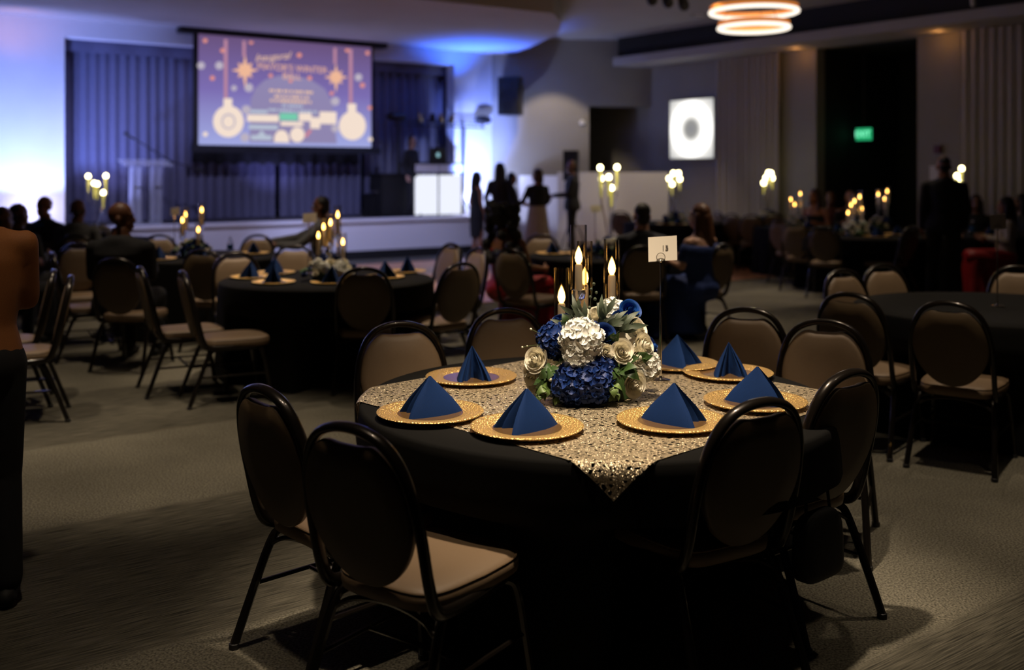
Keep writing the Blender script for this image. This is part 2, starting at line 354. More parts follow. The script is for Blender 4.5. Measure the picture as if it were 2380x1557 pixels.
def link(name, me, m, parent=None, smooth=True):
    o = bpy.data.objects.new(name, me); COL.objects.link(o)
    if m is not None and not me.materials: me.materials.append(M[m] if isinstance(m, str) else m)
    if parent is not None: o.parent = parent
    return o
def obj(name, mb, m, parent=None, smooth=True, angle=40): return link(name, mb.mesh(name, smooth, angle), m, parent)
def tag(o, label=None, cat=None, group=None, kind=None):
    if label: o['label'] = label
    if cat: o['category'] = cat
    if group: o['group'] = group
    if kind: o['kind'] = kind
    return o
def empty(name, loc, rz=0, label=None, cat=None, group=None):
    o = bpy.data.objects.new(name, None); COL.objects.link(o); o.location = loc; o.rotation_euler = (0, 0, rz)
    o.empty_display_size = .1
    return tag(o, label, cat, group)
def struct(name, mb, m, label=None, parent=None, smooth=False):
    o = obj(name, mb, m, parent, smooth)
    if parent is None: tag(o, label, None, None, 'structure')
    return o
def copy_tree(o, parent=None):
    c = o.copy(); COL.objects.link(c)
    if parent is not None: c.parent = parent; c.matrix_parent_inverse = o.matrix_parent_inverse.copy()
    for ch in list(o.children): copy_tree(ch, c)
    return c
def remesh(mb, voxel, smooth=3):
    me = mb.mesh('tmp', False); o = bpy.data.objects.new('tmp', me); COL.objects.link(o)
    r = o.modifiers.new('r', 'REMESH'); r.mode = 'VOXEL'; r.voxel_size = voxel
    if smooth:
        sm = o.modifiers.new('s', 'SMOOTH'); sm.iterations = smooth; sm.factor = .5
    dg = bpy.context.evaluated_depsgraph_get(); dg.update()
    out = bpy.data.meshes.new_from_object(o.evaluated_get(dg)); bpy.data.objects.remove(o); bpy.data.meshes.remove(me)
    out.polygons.foreach_set('use_smooth', [True]*len(out.polygons)); out.materials.clear(); return out
def arc(c, r, a0, a1, n, f): return [f(c[0]+r*cos(a0+(a1-a0)*i/n), c[1]+r*sin(a0+(a1-a0)*i/n)) for i in range(n+1)]
def smoothpath(pts, n=6):                                       # Catmull-Rom through points
    P = [Vector(p) for p in pts]; P = [P[0]*2-P[1]]+P+[P[-1]*2-P[-2]]; out = []
    for i in range(1, len(P)-2):
        for k in range(n):
            t = k/n; a, b, c, d = P[i-1], P[i], P[i+1], P[i+2]
            out.append(.5*((2*b)+(c-a)*t+(2*a-5*b+4*c-d)*t*t+(3*b-a-3*c+d)*t**3))
    out.append(P[-2]); return out
# ================================================================== THE ROOM
ZC, ZU = 4.19, 4.52                                            # cloud ceiling over the stage side, upper ceiling
uL, uR, uC = su(150, 1.0), su(1056, 1.0), su(1143, 1.0)        # stage opening and the corner
ztop = (sp(143, 78, 1.0)[2]+sp(1050, 155, 1.0)[2])/2
CX = S(uC, 1.0, 0)                                             # corner between stage wall and grey wall
b = MB(); b.box((2, 11, -.05), (34, 36, .1)); struct('floor', b, 'carpet', 'grey-tan patterned carpet floor')
def sbox(u0, u1, n0, n1, z0, z1):
    return [S(u0, n0, 0)[:2], S(u1, n0, 0)[:2], S(u1, n1, 0)[:2], S(u0, n1, 0)[:2]], z0, z1
b = MB(); b.prism(*sbox(-15, uL, 1.0, 1.3, 0, ZU)); b.prism(*sbox(uR, uC, 1.0, 1.3, 0, ZU)); b.prism(*sbox(uL, uR, 1.0, 1.3, ztop, ZU))
struct('wall_stage', b, 'wall', 'white stage wall with a wide proscenium opening')
b = MB(); b.prism(*sbox(-15, uC+.3, 5.2, 5.4, 0, ZU)); struct('wall_backstage', b, 'black')
def seg_wall(mb, a, c, th, z0, z1):                             # thick wall from a to c, thickness to the left of a->c
    dx, dy = c[0]-a[0], c[1]-a[1]; l = hypot(dx, dy); nx, ny = -dy/l*th, dx/l*th
    mb.prism([a, c, (c[0]+nx, c[1]+ny), (a[0]+nx, a[1]+ny)], z0, z1)
# grey corner wall with the alcove opening
def lineX(px, a, c):                                            # where pixel column px meets the line a-c
    r = (px-1190)/F; dx, dy = c[0]-a[0], c[1]-a[1]; t = (r*a[1]-a[0])/(dx-r*dy); return (a[0]+dx*t, a[1]+dy*t)
A0 = CX[:2]; A1 = R0; AO = lineX(1369, A0, A1)
zal = zz(247, AO[1])
b = MB(); seg_wall(b, A0, AO, .25, 0, ZU); seg_wall(b, AO, A1, .25, zal, ZU)
struct('wall_corner', b, 'wallgrey', 'grey corner wall beside the stage with an alcove')
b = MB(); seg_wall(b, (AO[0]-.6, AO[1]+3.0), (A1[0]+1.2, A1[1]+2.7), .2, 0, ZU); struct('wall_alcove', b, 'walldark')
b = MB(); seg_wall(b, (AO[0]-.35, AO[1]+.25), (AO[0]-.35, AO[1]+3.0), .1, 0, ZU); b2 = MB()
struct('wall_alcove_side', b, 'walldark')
# right wall with the dark entrance recess
t0, t1 = rt(1897), rt(2132); tE = 26
zrec = (rp(1897, 112)[2]+rp(2132, 84)[2])/2; zsof = 3.92
def rbox(ta, tb, na, nb, z0, z1):
    return [RW(ta, na, 0)[:2], RW(tb, na, 0)[:2], RW(tb, nb, 0)[:2], RW(ta, nb, 0)[:2]], z0, z1
b = MB(); b.prism(*rbox(-3.2, t0, 0, .25, 0, ZU)); b.prism(*rbox(t1, tE, 0, .25, 0, ZU)); b.prism(*rbox(t0, t1, 0, .25, zrec, ZU))
struct('wall_right', b, 'wallgrey', 'grey right wall with drapes and a dark entrance recess')
b = MB(); b.prism(*rbox(t0-.1, t0, .25, 2.6, 0, zrec)); b.prism(*rbox(t1, t1+.1, .25, 2.6, 0, zrec)); b.prism(*rbox(t0-.1, t1+.1, 2.6, 2.75, 0, zrec)); b.prism(*rbox(t0-.1, t1+.1, .25, 2.75, zrec, zrec+.1))
struct('wall_recess', b, 'navy', 'dark navy entrance recess')
dm = (t0+t1)/2; zd = 1.64+60/F*19
for k, s in enumerate((-1, 1)):
    b = MB(); b.prism(*rbox(dm+s*.03 if s > 0 else dm-1.15, dm+1.15 if s > 0 else dm-.03, 2.54, 2.6, .01, zd)); d = struct('door_%d' % (k+1), b, 'black', 'dark double door leaf in the entrance recess')
    h = MB(); h.tube([RW(dm+s*.12, 2.48, .95), RW(dm+s*.12, 2.48, 1.25)], .015); obj('door_handle', h, 'chrome', d)
# soffit along the right wall
b = MB(); b.prism(*rbox(-.2, tE, -.95, 0, zsof, zsof+.17)); struct('ceiling_soffit', b, 'ceil')
b = MB(); b.prism(*rbox(-.2, tE, -.80, -.70, zsof+.17, ZU)); struct('trim_1', b, 'black')
# ceilings
b = MB(); b.box((2, 11, ZU+.05), (34, 36, .1)); struct('ceiling', b, 'ceil', 'plain painted upper ceiling')
def cp(px, py): Y = (EYE-ZC)*F/(py-HOR); return (at(px, Y), Y)
edge = [cp(1143, 131), cp(1175, 127), cp(1205, 120), cp(1240, 106), cp(1270, 92), cp(1296, 77), cp(1304, 62), cp(1302, 48), cp(1285, 31)]
u, n = None, None
e0 = edge[-1]; poly = [S(-15, .999, 0)[:2], S(uC, .999, 0)[:2]]+edge[1:]+[(e0[0]-16*U[0], e0[1]-16*U[1]+.6)]
b = MB(); b.prism(poly, ZC, ZU-.002); struct('ceiling_cloud', b, 'ceil', 'lower curved ceiling in front of the stage')
# far left and rear walls of the hall, out of view
b = MB(); b.box((-13, 8, ZU/2), (.2, 30, ZU)); struct('wall_left', b, 'wallgrey')
b = MB(); b.box((2, -6, ZU/2), (32, .2, ZU)); struct('wall_rear', b, 'wallgrey')
# low partition in front of the corner wall
pa, pb = (at(1296, 21.35), 21.35), (at(1553, 20.9), 20.9)
b = MB(); seg_wall(b, pa, pb, .1, 0, zz(400, 21.1)); seg_wall(b, (at(1207, 21.95), 21.95), pa, .08, 0, zz(408, 21.6)); struct('wall_partition', b, 'white', 'low pale partition wall beside the stage')
# stage
uS = su(1306, 0)
b = MB(); b.prism(*sbox(-15, uC-.02, .06, 5.19, .14, .75)); struct('floor_stage', b, 'stagefloor', 'dark stage floor')
pl = [S(-15, 0, 0)[:2], S(su(1180, 0), 0, 0)[:2], S(su(1180, .06), .06, 0)[:2], S(-15, .06, 0)[:2]]
uF = su(1200, 0)
b = MB(); b.prism(*sbox(-15, uF, 0, .06, .17, .70)); struct('wall_stage_front', b, 'white', 'pale stage front panel')
b = MB(); b.prism(*sbox(-15, uF, -.05, .3, .70, .76)); struct('trim_2', b, 'white', 'pale stage edge nosing')
b = MB(); b.prism(*sbox(-15, uF, -.01, .08, 0, .17)); struct('baseboard_stage', b, 'black')
# dance floor
b = MB(); b.prism(*sbox(-4.2, 4.75, -6.6, -1.0, 0, .012)); struct('floor_dance', b, 'wood', 'reddish wooden dance floor in front of the stage')

# ---- stage drapes: pleated sheets with thickness
def drape(name, u0, u1, n, z0, z1, m, pitch=.22, amp=.06, fn=None, scallop=0, label=None, cat='curtain', group=None, P=S):
    L = abs(u1-u0); k = int(L/pitch*8); rnd = random.Random(int(u0*100)+int(z1*100)); ph = 0; xs = []
    for i in range(k+1):
        ph += 2*pi/8*(.75+.5*rnd.random()); xs.append((u0+(u1-u0)*i/k, amp*sin(ph)*(.6+.5*rnd.random())))
    b = MB(); rows = 5; vs = []; W_ = k+1
    for s in (0, .02):
        for r in range(rows+1):
            for i, (uu, d) in enumerate(xs):
                zb = z0+(scallop*abs(sin(i*.5+.6)) if scallop else 0)
                vs.append(P(uu, n+s+d*(1-.35*(r/rows)), zb+(z1-zb)*r/rows))
    fs = []; o2 = W_*(rows+1)
    for r in range(rows):
        for i in range(k):
            a = r*W_+i; fs.append((a, a+1, a+W_+1, a+W_)); fs.append((a+o2, a+W_+o2, a+W_+1+o2, a+1+o2))
    for r in (0, rows):
        for i in range(k):
            a = r*W_+i; fs.append((a, a+o2, a+1+o2, a+1) if r == 0 else (a, a+1, a+1+o2, a+o2))
    for i in (0, k):
        for r in range(rows):
            a = r*W_+i; fs.append((a, a+W_, a+W_+o2, a+o2))
    b.add(vs, fs); o = obj(name, b, m, None, True, 80); return tag(o, label, cat, group)
zval = sp(300, 128, 1.45)[2]
drape('stage_curtain', uL-.3, su(640, 1.6), 1.6, .77, ztop+.2, 'curtain', .17, .045, label='pleated blue-lit stage curtain behind the clear lectern, left of the screen')
drape('stage_curtain', su(640, 1.6)+.1, su(838, 1.6), 1.6, .77, ztop+.2, 'curtain', .17, .05, label='pleated blue-lit stage curtain seen below the projection screen')
drape('stage_curtain', su(838, 1.62)+.1, uR+.5, 1.62, .77, ztop+.2, 'curtain', .20, .05, label='dark blue stage curtain behind the DJ booth')
drape('curtain_valance', uL-.3, uR+.4, 1.42, zval, ztop+.25, 'curtain', .7, .03, label='dark valance across the top of the stage opening', cat='valance')
zb0 = sp(640, 386, 1.3)[2]; zb1 = sp(640, 330, 1.3)[2]
drape('backdrop_cloth', su(448, 1.3), su(832, 1.3), 1.3, zb0, zb1, 'curtaindark', .35, .05, scallop=.07, label='black scalloped cloth hanging just below the projection screen', cat='drape')
# ---- white drapes on the right wall
drape('wall_drape', rt(1672), rt(1820), -.12, .03, zsof-.01, 'sheer', .15, .045, label='pale pleated wall drape right of the lit square panel', P=RW, group='pale drapes on the right wall')
drape('wall_drape', rt(2240), rt(2420), -.12, .03, zsof-.01, 'sheer', .15, .045, label='pale pleated wall drape at the right edge, behind the standing man', P=RW, group='pale drapes on the right wall')

# ---- projection screen
scr = empty('projection_screen', S(su(664, .8), .8, 2.2), 0, 'white projection screen showing a winter ball slide, hung over the stage', 'screen')
NS = .8
c4 = [(460, 335), (867, 344), (858, 96), (459, 62)]
us0, us1 = su(461, NS), su(863, NS)
zs0 = (sp(461, 335, NS)[2]+sp(866, 344, NS)[2])/2; zs1 = ZC-.06
def keep(o):                                                     # parent without moving
    o.matrix_parent_inverse = Matrix.Translation(Vector(scr.location)).inverted(); return o
b = MB(); v = [S(us0, NS, zs0), S(us1, NS, zs0), S(us1, NS, zs1), S(us0, NS, zs1)]; w = [S(us0, NS+.01, zs0), S(us1, NS+.01, zs0), S(us1, NS+.01, zs1), S(us0, NS+.01, zs1)]
b.add(v+w, [(0, 1, 2, 3), (7, 6, 5, 4), (0, 4, 5, 1), (1, 5, 6, 2), (2, 6, 7, 3), (3, 7, 4, 0)]); b.uv = [(0, 0), (1, 0), (1, 1), (0, 1)]*2
keep(obj('screen_sheet', b, 'slide', scr, False))
b = MB(); b.prism(*sbox(us0-.12, us1+.2, NS-.03, NS+.05, zs0-.13, zs0)); keep(obj('bottom_bar', b, 'navy', scr, False))
b = MB(); b.prism(*sbox(us0-.09, us0, NS, NS+.02, zs0, zs1)); b.prism(*sbox(us1, us1+.05, NS, NS+.02, zs0, zs1)); keep(obj('black_border', b, 'black', scr, False))
b = MB(); b.prism(*sbox(us0-.35, us1+.3, NS-.12, NS+.12, ZC-.10, ZC-.005)); keep(obj('screen_case', b, 'black', scr, False))
def g2s(gx, gy): return sp(440+gx/4.58, 40+gy/4.58, NS)
def clampz(p): return (p[0], p[1], min(max(p[2], zs0+.02), zs1-.1))
layer = [0]
def flatpoly(name, pts, m, lay=1, many=None):
    b = MB()
    for pp in (many or [pts]):
        vs = []
        for gx, gy in pp:
            p = clampz(g2s(gx, gy)); vs.append((p[0]-N[0]*.004*lay, p[1]-N[1]*.004*lay, p[2]))
        b.add(vs, [tuple(range(len(vs)-1, -1, -1))])
    return keep(obj(name, b, m, scr, False))
def circ(cx, cy, rx, ry=None, n=20): return [(cx+rx*cos(2*pi*i/n), cy+(ry or rx)*sin(2*pi*i/n)) for i in range(n)]
def rect(x0, y0, x1, y1, sk=.07): return [(x0, y0), (x1, y0+(x1-x0)*sk), (x1, y1+(x1-x0)*sk), (x0, y1)]
flatpoly('slide_panel', [(640, 1330), (655, 870), (700, 760), (800, 670), (960, 620), (1120, 620), (1300, 670), (1440, 760), (1520, 900), (1570, 1345)], 'sl_panel', .5)
for x, y0, y1 in ((385, 130, 880), (1715, 250, 930)): flatpoly('ribbon', rect(x-16, y0, x+20, y1, 0), 'sl_line', 1)
for x, y0, y1 in ((582, 150, 420), (1550, 240, 500)): flatpoly('ribbon', rect(x-16, y0, x+16, y1, 0), 'sl_line', 1)
for cx, cy, cap_, rx, ry in ((415, 1110, 910, 165, 170), (1735, 1155, 965, 145, 155)):
    flatpoly('bauble', circ(cx, cy, rx, ry), 'sl_cream', 1.5); flatpoly('bauble_cap', rect(cx-52, cap_-45, cx+40, cap_+60, 0), 'sl_cream', 1.4)
flatpoly('bauble_ring', circ(415, 1110, 78, 85), 'sl_grey', 2); flatpoly('bauble_centre', circ(415, 1112, 60, 66), 'sl_cream', 2.5)
for cx, cy, s in ((592, 565, 1.0), (1560, 640, .88)):
    st = []
    for k in range(16):
        a = -pi/2+2*pi*k/16; L_ = [165, 62, 112, 62, 145, 62, 112, 62, 190, 62, 112, 62, 145, 62, 112, 62][k]*s
        st.append((cx+L_*cos(a), cy+L_*sin(a)))
    b_ = [[(cx, cy), st[i], st[(i+1) % 16]] for i in range(16)]
    flatpoly('star', None, 'sl_gold', 1.5, many=b_)
dots = [(168, 250, 24), (352, 355, 24), (658, 265, 24), (1085, 200, 22), (1330, 250, 22), (1170, 405, 26), (245, 648, 26), (1680, 350, 24), (1895, 382, 22), (1842, 725, 26), (865, 622, 22), (1280, 648, 24), (1078, 680, 20), (1515, 810, 22), (590, 215, 28), (600, 1500, 1), (1920, 965, 22)]
for x, y, r in dots[:15]+dots[16:]: flatpoly('snow_dot', circ(x, y, r, n=12), 'sl_dot', 1)
for x, y, r in [(125, 515, 42), (318, 515, 45), (475, 755, 32), (632, 750, 48), (1800, 640, 42), (1552, 895, 48), (605, 985, 50), (590, 1280, 50), (1550, 1185, 42)]: flatpoly('snowflake', circ(x, y, r, n=8), 'sl_grey', 1.1)
for x, y, r in [(170, 1245, 26), (1925, 1300, 24)]: flatpoly('snow_dot', circ(x, y, r, n=12), 'sl_cream', 1)
for nm, r, m in (('sponsor_plate', (612, 1035, 950, 1110), 'sl_cream'), ('sponsor_plate', (960, 1020, 1150, 1095), 'sl_green'), ('sponsor_plate', (1165, 1020, 1300, 1105), 'sl_cream'), ('sponsor_plate', (970, 1110, 1210, 1155), 'sl_cream'), ('sponsor_plate', (1385, 1005, 1565, 1135), 'sl_cream'), ('sponsor_plate', (1285, 1065, 1390, 1185), 'sl_cream'), ('sponsor_plate', (630, 1145, 940, 1190), 'sl_pale'), ('sponsor_plate', (655, 1255, 875, 1305), 'sl_pale'), ('sponsor_plate', (650, 985, 830, 1020), 'sl_pale')):
    flatpoly(nm, rect(*r, sk=.02), m, 2)
flatpoly('sponsor_plate', circ(1148, 1250, 78, 82), 'sl_cream', 2); flatpoly('sponsor_plate', [(900, 1330), (905, 1260), (940, 1210), (980, 1200), (1020, 1210), (1055, 1260), (1062, 1335)], 'sl_cream', 2)
flatpoly('sponsor_plate', [(1220, 1270), (1280, 1195), (1305, 1205), (1250, 1275)], 'sl_red', 2); flatpoly('sponsor_plate', [(655, 1262), (720, 1255), (770, 1205), (815, 1258), (875, 1265)], 'sl_pale', 2.1)
rnd = random.Random(3)
for y, x0, x1 in ((780, 850, 1310), (840, 905, 1265), (885, 860, 1300), (940, 985, 1190), (985, 840, 1330)):
    q = []; x = x0
    while x < x1:
        w_ = rnd.uniform(18, 34); yy = y+(x-x0)*.05; flatpoly('text_word', [(x, yy-13), (x+w_, yy-12), (x+w_, yy+14), (x, yy+13)], 'sl_pale' if y > 900 else 'sl_text', 2.5); x += w_+rnd.choice((5, 6, 7, 20))
def text(name, s, h, m, parent, mat4, ext=.001, align='CENTER', shear=0):
    c = bpy.data.curves.new(name, 'FONT'); c.body = s; c.size = h; c.align_x = align; c.align_y = 'CENTER'; c.extrude = ext; c.shear = shear
    o = bpy.data.objects.new('tmp', c); COL.objects.link(o); dg = bpy.context.evaluated_depsgraph_get(); dg.update()
    me = bpy.data.meshes.new_from_object(o.evaluated_get(dg)); bpy.data.objects.remove(o)
    me.transform(mat4); me.materials.clear(); return link(name, me, m, parent)
def plane4(p, right, upv): 
    r = Vector(right).normalized(); u_ = Vector(upv).normalized(); n_ = r.cross(u_)
    return Matrix(((r.x, u_.x, n_.x, p[0]), (r.y, u_.y, n_.y, p[1]), (r.z, u_.z, n_.z, p[2]), (0, 0, 0, 1)))
def stext(name, s, gx, gy, h, m, shear=0, tilt=0):
    p = g2s(gx, gy); q = (p[0]-N[0]*.014, p[1]-N[1]*.014, p[2])
    keep(text(name, s, h, m, scr, plane4(q, (U[0], U[1], tilt), (0, 0, 1)), .0005, 'CENTER', shear))
stext('slide_title', "MAYOR'S WINTER", 1100, 548, .172, 'sl_gold'); stext('slide_title', 'BALL', 1090, 632, .172, 'sl_gold'); stext('slide_script', 'Inaugural', 880, 425, .19, 'sl_text', .4, .14)
# ================================================================== BANQUET CHAIRS
def yb(z): return -.205-(z-.45)*.19-max(0, z-.45)**2*.05          # the back leans rearward
def make_chair():
    root = empty('banquet_chair', (0, 0, 0))
    # oval back pad with a hand-hold dip on top
    def outl(k, n=56):
        a = 2*pi*k/n; cx, cz = cos(a), sin(a)
        w = .196; h = .222; ex = 2.3
        x = w*abs(cx)**(2/ex)*(1 if cx >= 0 else -1); z = h*abs(cz)**(2/ex)*(1 if cz >= 0 else -1)
        if z < 0: x *= 1-.20*(-z/h)**1.6
        if z > 0: x *= 1-.05*(z/h)
        if z > .1: z -= .024*math.exp(-(x/.075)**4)*(z-.1)/.11
        return x, .689+z
    n = 56; b = MB(); rings = [(.0, .026, 1), (.5, .025, 1), (.85, .021, 1), (.95, .013, 1), (.985, .003, 1), (1.0, -.012, 1), (1.0, -.022, 1), (.975, -.029, 1), (.6, -.033, 1), (0, -.034, 1)]
    vs = []; fs = []
    for s, d, _ in rings:
        for k in range(n):
            x, z = outl(k); x *= s; z = .689+(z-.689)*s
            vs.append((x, yb(z)+d, z))
    for i in range(len(rings)-1):
        for k in range(n): fs.append((i*n+k, (i+1)*n+k, (i+1)*n+(k+1) % n, i*n+(k+1) % n))
    k0 = 5*n; f1 = [f for f in fs if max(f) < k0+n]; f2 = [tuple(q-k0 for q in f) for f in fs if min(f) >= k0]
    b.add(vs[:k0+n], f1); obj('backrest', b, 'vinyl', root, True, 70)
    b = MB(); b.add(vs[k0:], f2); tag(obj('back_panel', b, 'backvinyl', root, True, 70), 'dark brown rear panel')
    # hoop frame running down into the seat rails
    pts = []
    for x in (-1,):
        pts += [(-.19, .17, .405), (-.203, .02, .402), (-.207, -.12, .405), (-.209, -.178, .425), (-.210, yb(.5)+.004, .50), (-.210, yb(.62), .62)]
    half = [(-.206, .70), (-.192, .785), (-.163, .855), (-.12, .901), (-.062, .925)]
    hoop = [(x, yb(z)-.002, z) for x, z in half]+[(0, yb(.932)-.002, .932)]
    pts += hoop; full = pts+[(-p[0], p[1], p[2]) for p in pts[::-1][1:]]
    b = MB(); b.tube(smoothpath(full, 4), .0145, 10, flat=1.45); obj('back_frame', b, 'frame', root, True, 60)
    # seat cushion with a rounded welt edge
    def so(k, m=40):
        a = 2*pi*k/m; c_, s_ = cos(a), sin(a); ex = 5
        x = .215*abs(c_)**(2/ex)*(1 if c_ >= 0 else -1); y = .240*abs(s_)**(2/ex)*(1 if s_ >= 0 else -1)
        return x*(1-.10*max(0, -y/.240)), y+.045
    rr = [(0, .474), (.6, .472), (.88, .466), (.965, .457), (.995, .444), (1.0, .43), (.985, .41), (.93, .402), (0, .402)]
    vs = []; fs = []; m = 40
    for s, z in rr:
        for k in range(m):
            x, y = so(k); vs.append((x*s, (y-.045)*s+.045, z))
    for i in range(len(rr)-1):
        for k in range(m): fs.append((i*m+k, (i+1)*m+k, (i+1)*m+(k+1) % m, i*m+(k+1) % m))
    b = MB(); b.add(vs, fs); st = obj('seat', b, 'vinyl', root, True, 60)
    b = MB(); b.tube([(so(k)[0]*.975, (so(k)[1]-.045)*.975+.045, .456) for k in range(m)], .0035, 5, closed=True); obj('piping', b, 'vinyl', st)
    for sx in (-1, 1):
        b = MB(); b.tube(smoothpath([(sx*.15, .15, .388), (sx*.185, .20, .385), (sx*.20, .225, .34), (sx*.212, .255, .17), (sx*.222, .28, .012)], 4), .0155, 8)
        lg = obj('leg', b, 'frame', root); f = MB(); f.lathe([(0, 0), (.0185, 0), (.0185, .018), (.015, .02)], (sx*.222, .28, 0), 8); obj('foot_cap', f, 'plastic', lg)
        b = MB(); b.tube(smoothpath([(sx*.15, -.08, .388), (sx*.188, -.13, .384), (sx*.202, -.165, .34), (sx*.216, -.235, .16), (sx*.226, -.29, .012)], 4), .0155, 8)
        lg = obj('leg', b, 'frame', root); f = MB(); f.lathe([(0, 0), (.0185, 0), (.0185, .018), (.015, .02)], (sx*.226, -.29, 0), 8); obj('foot_cap', f, 'plastic', lg)
        b = MB(); b.tube([(sx*.211, .245, .21), (sx*.213, -.21, .21)], .008, 6); obj('stretcher', b, 'frame', root)
    b = MB(); b.tube(smoothpath([(-.202, -.165, .335), (-.13, -.148, .372), (0, -.14, .386), (.13, -.148, .372), (.202, -.165, .335)], 5), .009, 6); obj('brace', b, 'frame', root)
    b = MB(); b.tube([(-.213, .0, .21), (.213, .0, .21)], .008, 6); obj('cross_bar', b, 'frame', root)
    return root
chair0 = make_chair(); chair_used = [False]; CHAIRS = []
def chair(px, py, a, label, group=None, Y=None, dz=.932):
    y = Y if Y else (EYE-dz)*F/(py-HOR); x = at(px, y); r = radians(a)
    o = chair0 if not chair_used[0] else copy_tree(chair0); chair_used[0] = True
    o.location = (x+.305*sin(r), y+.305*cos(r), 0); o.rotation_euler = (0, 0, -r)
    tag(o, label, 'chair', group); CHAIRS.append((o.location.x, o.location.y, r)); return o
g = 'banquet chairs around the table numbered 15'
chair(612, 903, 47, 'tan-seated bronze banquet chair seen edge-on at left of table 15, beyond the nearest chair', g)
chair(812, 992, 35, 'nearest banquet chair with a lit tan seat, front left of table 15', g)
chair(1768, 933, -31, 'banquet chair with dark oval back before the front right of the gold-lace table', g, Y=3.16)
chair(1975, 866, -38, 'chair at the right side of the gold-lace table, black bag hanging from it', g)
chair(930, 753, 163, 'tan-backed banquet chair facing us behind the left end of the gold-lace table', g)
chair(1175, 722, 168, 'tan-backed banquet chair facing us just left of the tall main centrepiece', g)
chair(1735, 720, 196, 'tan-backed banquet chair facing us behind the right rear plate of the gold-lace table', g)
chair(1918, 748, 202, 'tan-backed banquet chair facing us, rightmost behind the gold-lace table', g)
g = 'banquet chairs around the bare black table at mid left'
chair(424, 632, 64, 'banquet chair seen from the side, its seat nearest us, left of the black mid-left table', g)
chair(326, 622, 62, 'banquet chair seen from the side, second and farther one left of the black mid-left table', g)
chair(846, 624, -6, 'banquet chair with its dark oval back squarely to us before the black mid-left table', g)
chair(1072, 613, -42, 'banquet chair with dark back and seat pointing left, right of the black mid-left table', g)
chair(1113, 577, 238, 'pale tan chair back, right one of the pair beyond the black mid-left table', g)
chair(1050, 567, 232, 'pale tan chair back, left one of the pair beyond the black mid-left table', g)
chair(547, 588, 150, 'golden tan chair back facing us behind the left plates of the black mid-left table', g)
chair(683, 572, 168, 'golden tan chair back facing us just left of the mid-left candle centrepiece', g)
g = 'banquet chairs around the far left table by the stage'
chair(470, 582, 8, 'dark-backed banquet chair with visible seat before the far left stage table', g)
chair(370, 547, 172, 'tan chair back facing us behind the far left stage table, right of the bald man', g)
chair(600, 547, 192, 'tan chair back facing us at the far left stage table, under the reaching arm', g)
chair(268, 602, 6, 'dark-backed chair the bald man in black sits on', g)
chair(184, 566, 150, 'empty tan-backed chair between the bald man in black and the left edge', g)
chair(122, 577, 62, 'chair back seen edge-on beside the man in the blue shirt', g, Y=8.95)
chair(176, 556, 0, 'chair the man in the grey jacket sits on', g, Y=11.5)
g = 'pair of banquet chairs beside the standing person at left'
chair(164, 643, 247, 'banquet chair facing left, nearer one of the pair beside the standing person at left', g)
chair(124, 629, 247, 'banquet chair facing left, farther one of the pair beside the standing person at left', g)
g = 'banquet chairs around the middle table behind the main centrepiece'
chair(1186, 579, 38, 'dark-backed chair with pale seat, under the woman in red with big black hair', g)
chair(1258, 546, 180, 'tan chair back facing us behind the blue napkin of the middle table', g)
chair(1497, 573, 0, 'dark-backed chair directly behind the number 15 card, under the man in the suit', g)
chair(1682, 568, -44, 'dark-backed chair beside the woman in the royal blue dress', g)
g = 'banquet chairs around the near right black table'
chair(1975, 684, 40, 'dark-backed chair with lit tan seat at the left of the near right black table', g)
chair(2205, 704, 36, 'dark-backed chair, nearest one at the near right black table', g)
chair(1958, 629, 152, 'tan chair back, left one of the two behind the near right black table', g)
chair(2052, 617, 160, 'tan chair back, right one of the two behind the near right black table', g)
chair(2366, 620, 202, 'tan chair back cut by the right edge behind the near right black table', g)
g = 'banquet chairs around the right mid-distance table'
chair(1849, 520, 34, 'dark-backed chair with pale seat, left one of the two before the right mid-distance table', g)
chair(1915, 527, 26, 'dark-backed chair with pale seat, right one of the two before the right mid-distance table', g)
chair(1812, 515, 50, 'dark chair back farther left of the right mid-distance table', g, Y=15.0)
chair(2118, 527, -40, 'dark-backed chair left of the standing man in black', g)
g = 'banquet chairs far back on the right'
chair(1747, 502, 14, 'dark chair back with pale seat below the tall candles before the pale drape', g, Y=16.9)
chair(1797, 501, -8, 'dark chair back right of the one below the tall candles', g, Y=17.5)
chair(1700, 497, 48, 'dark chair back behind the woman in blue, before the pale drape', g)
chair(1668, 492, 75, 'farthest chair back just right of the auburn-haired woman', g)
chair(1443, 491, 30, 'brown chair back between the middle table centrepiece and the man in the suit', g)
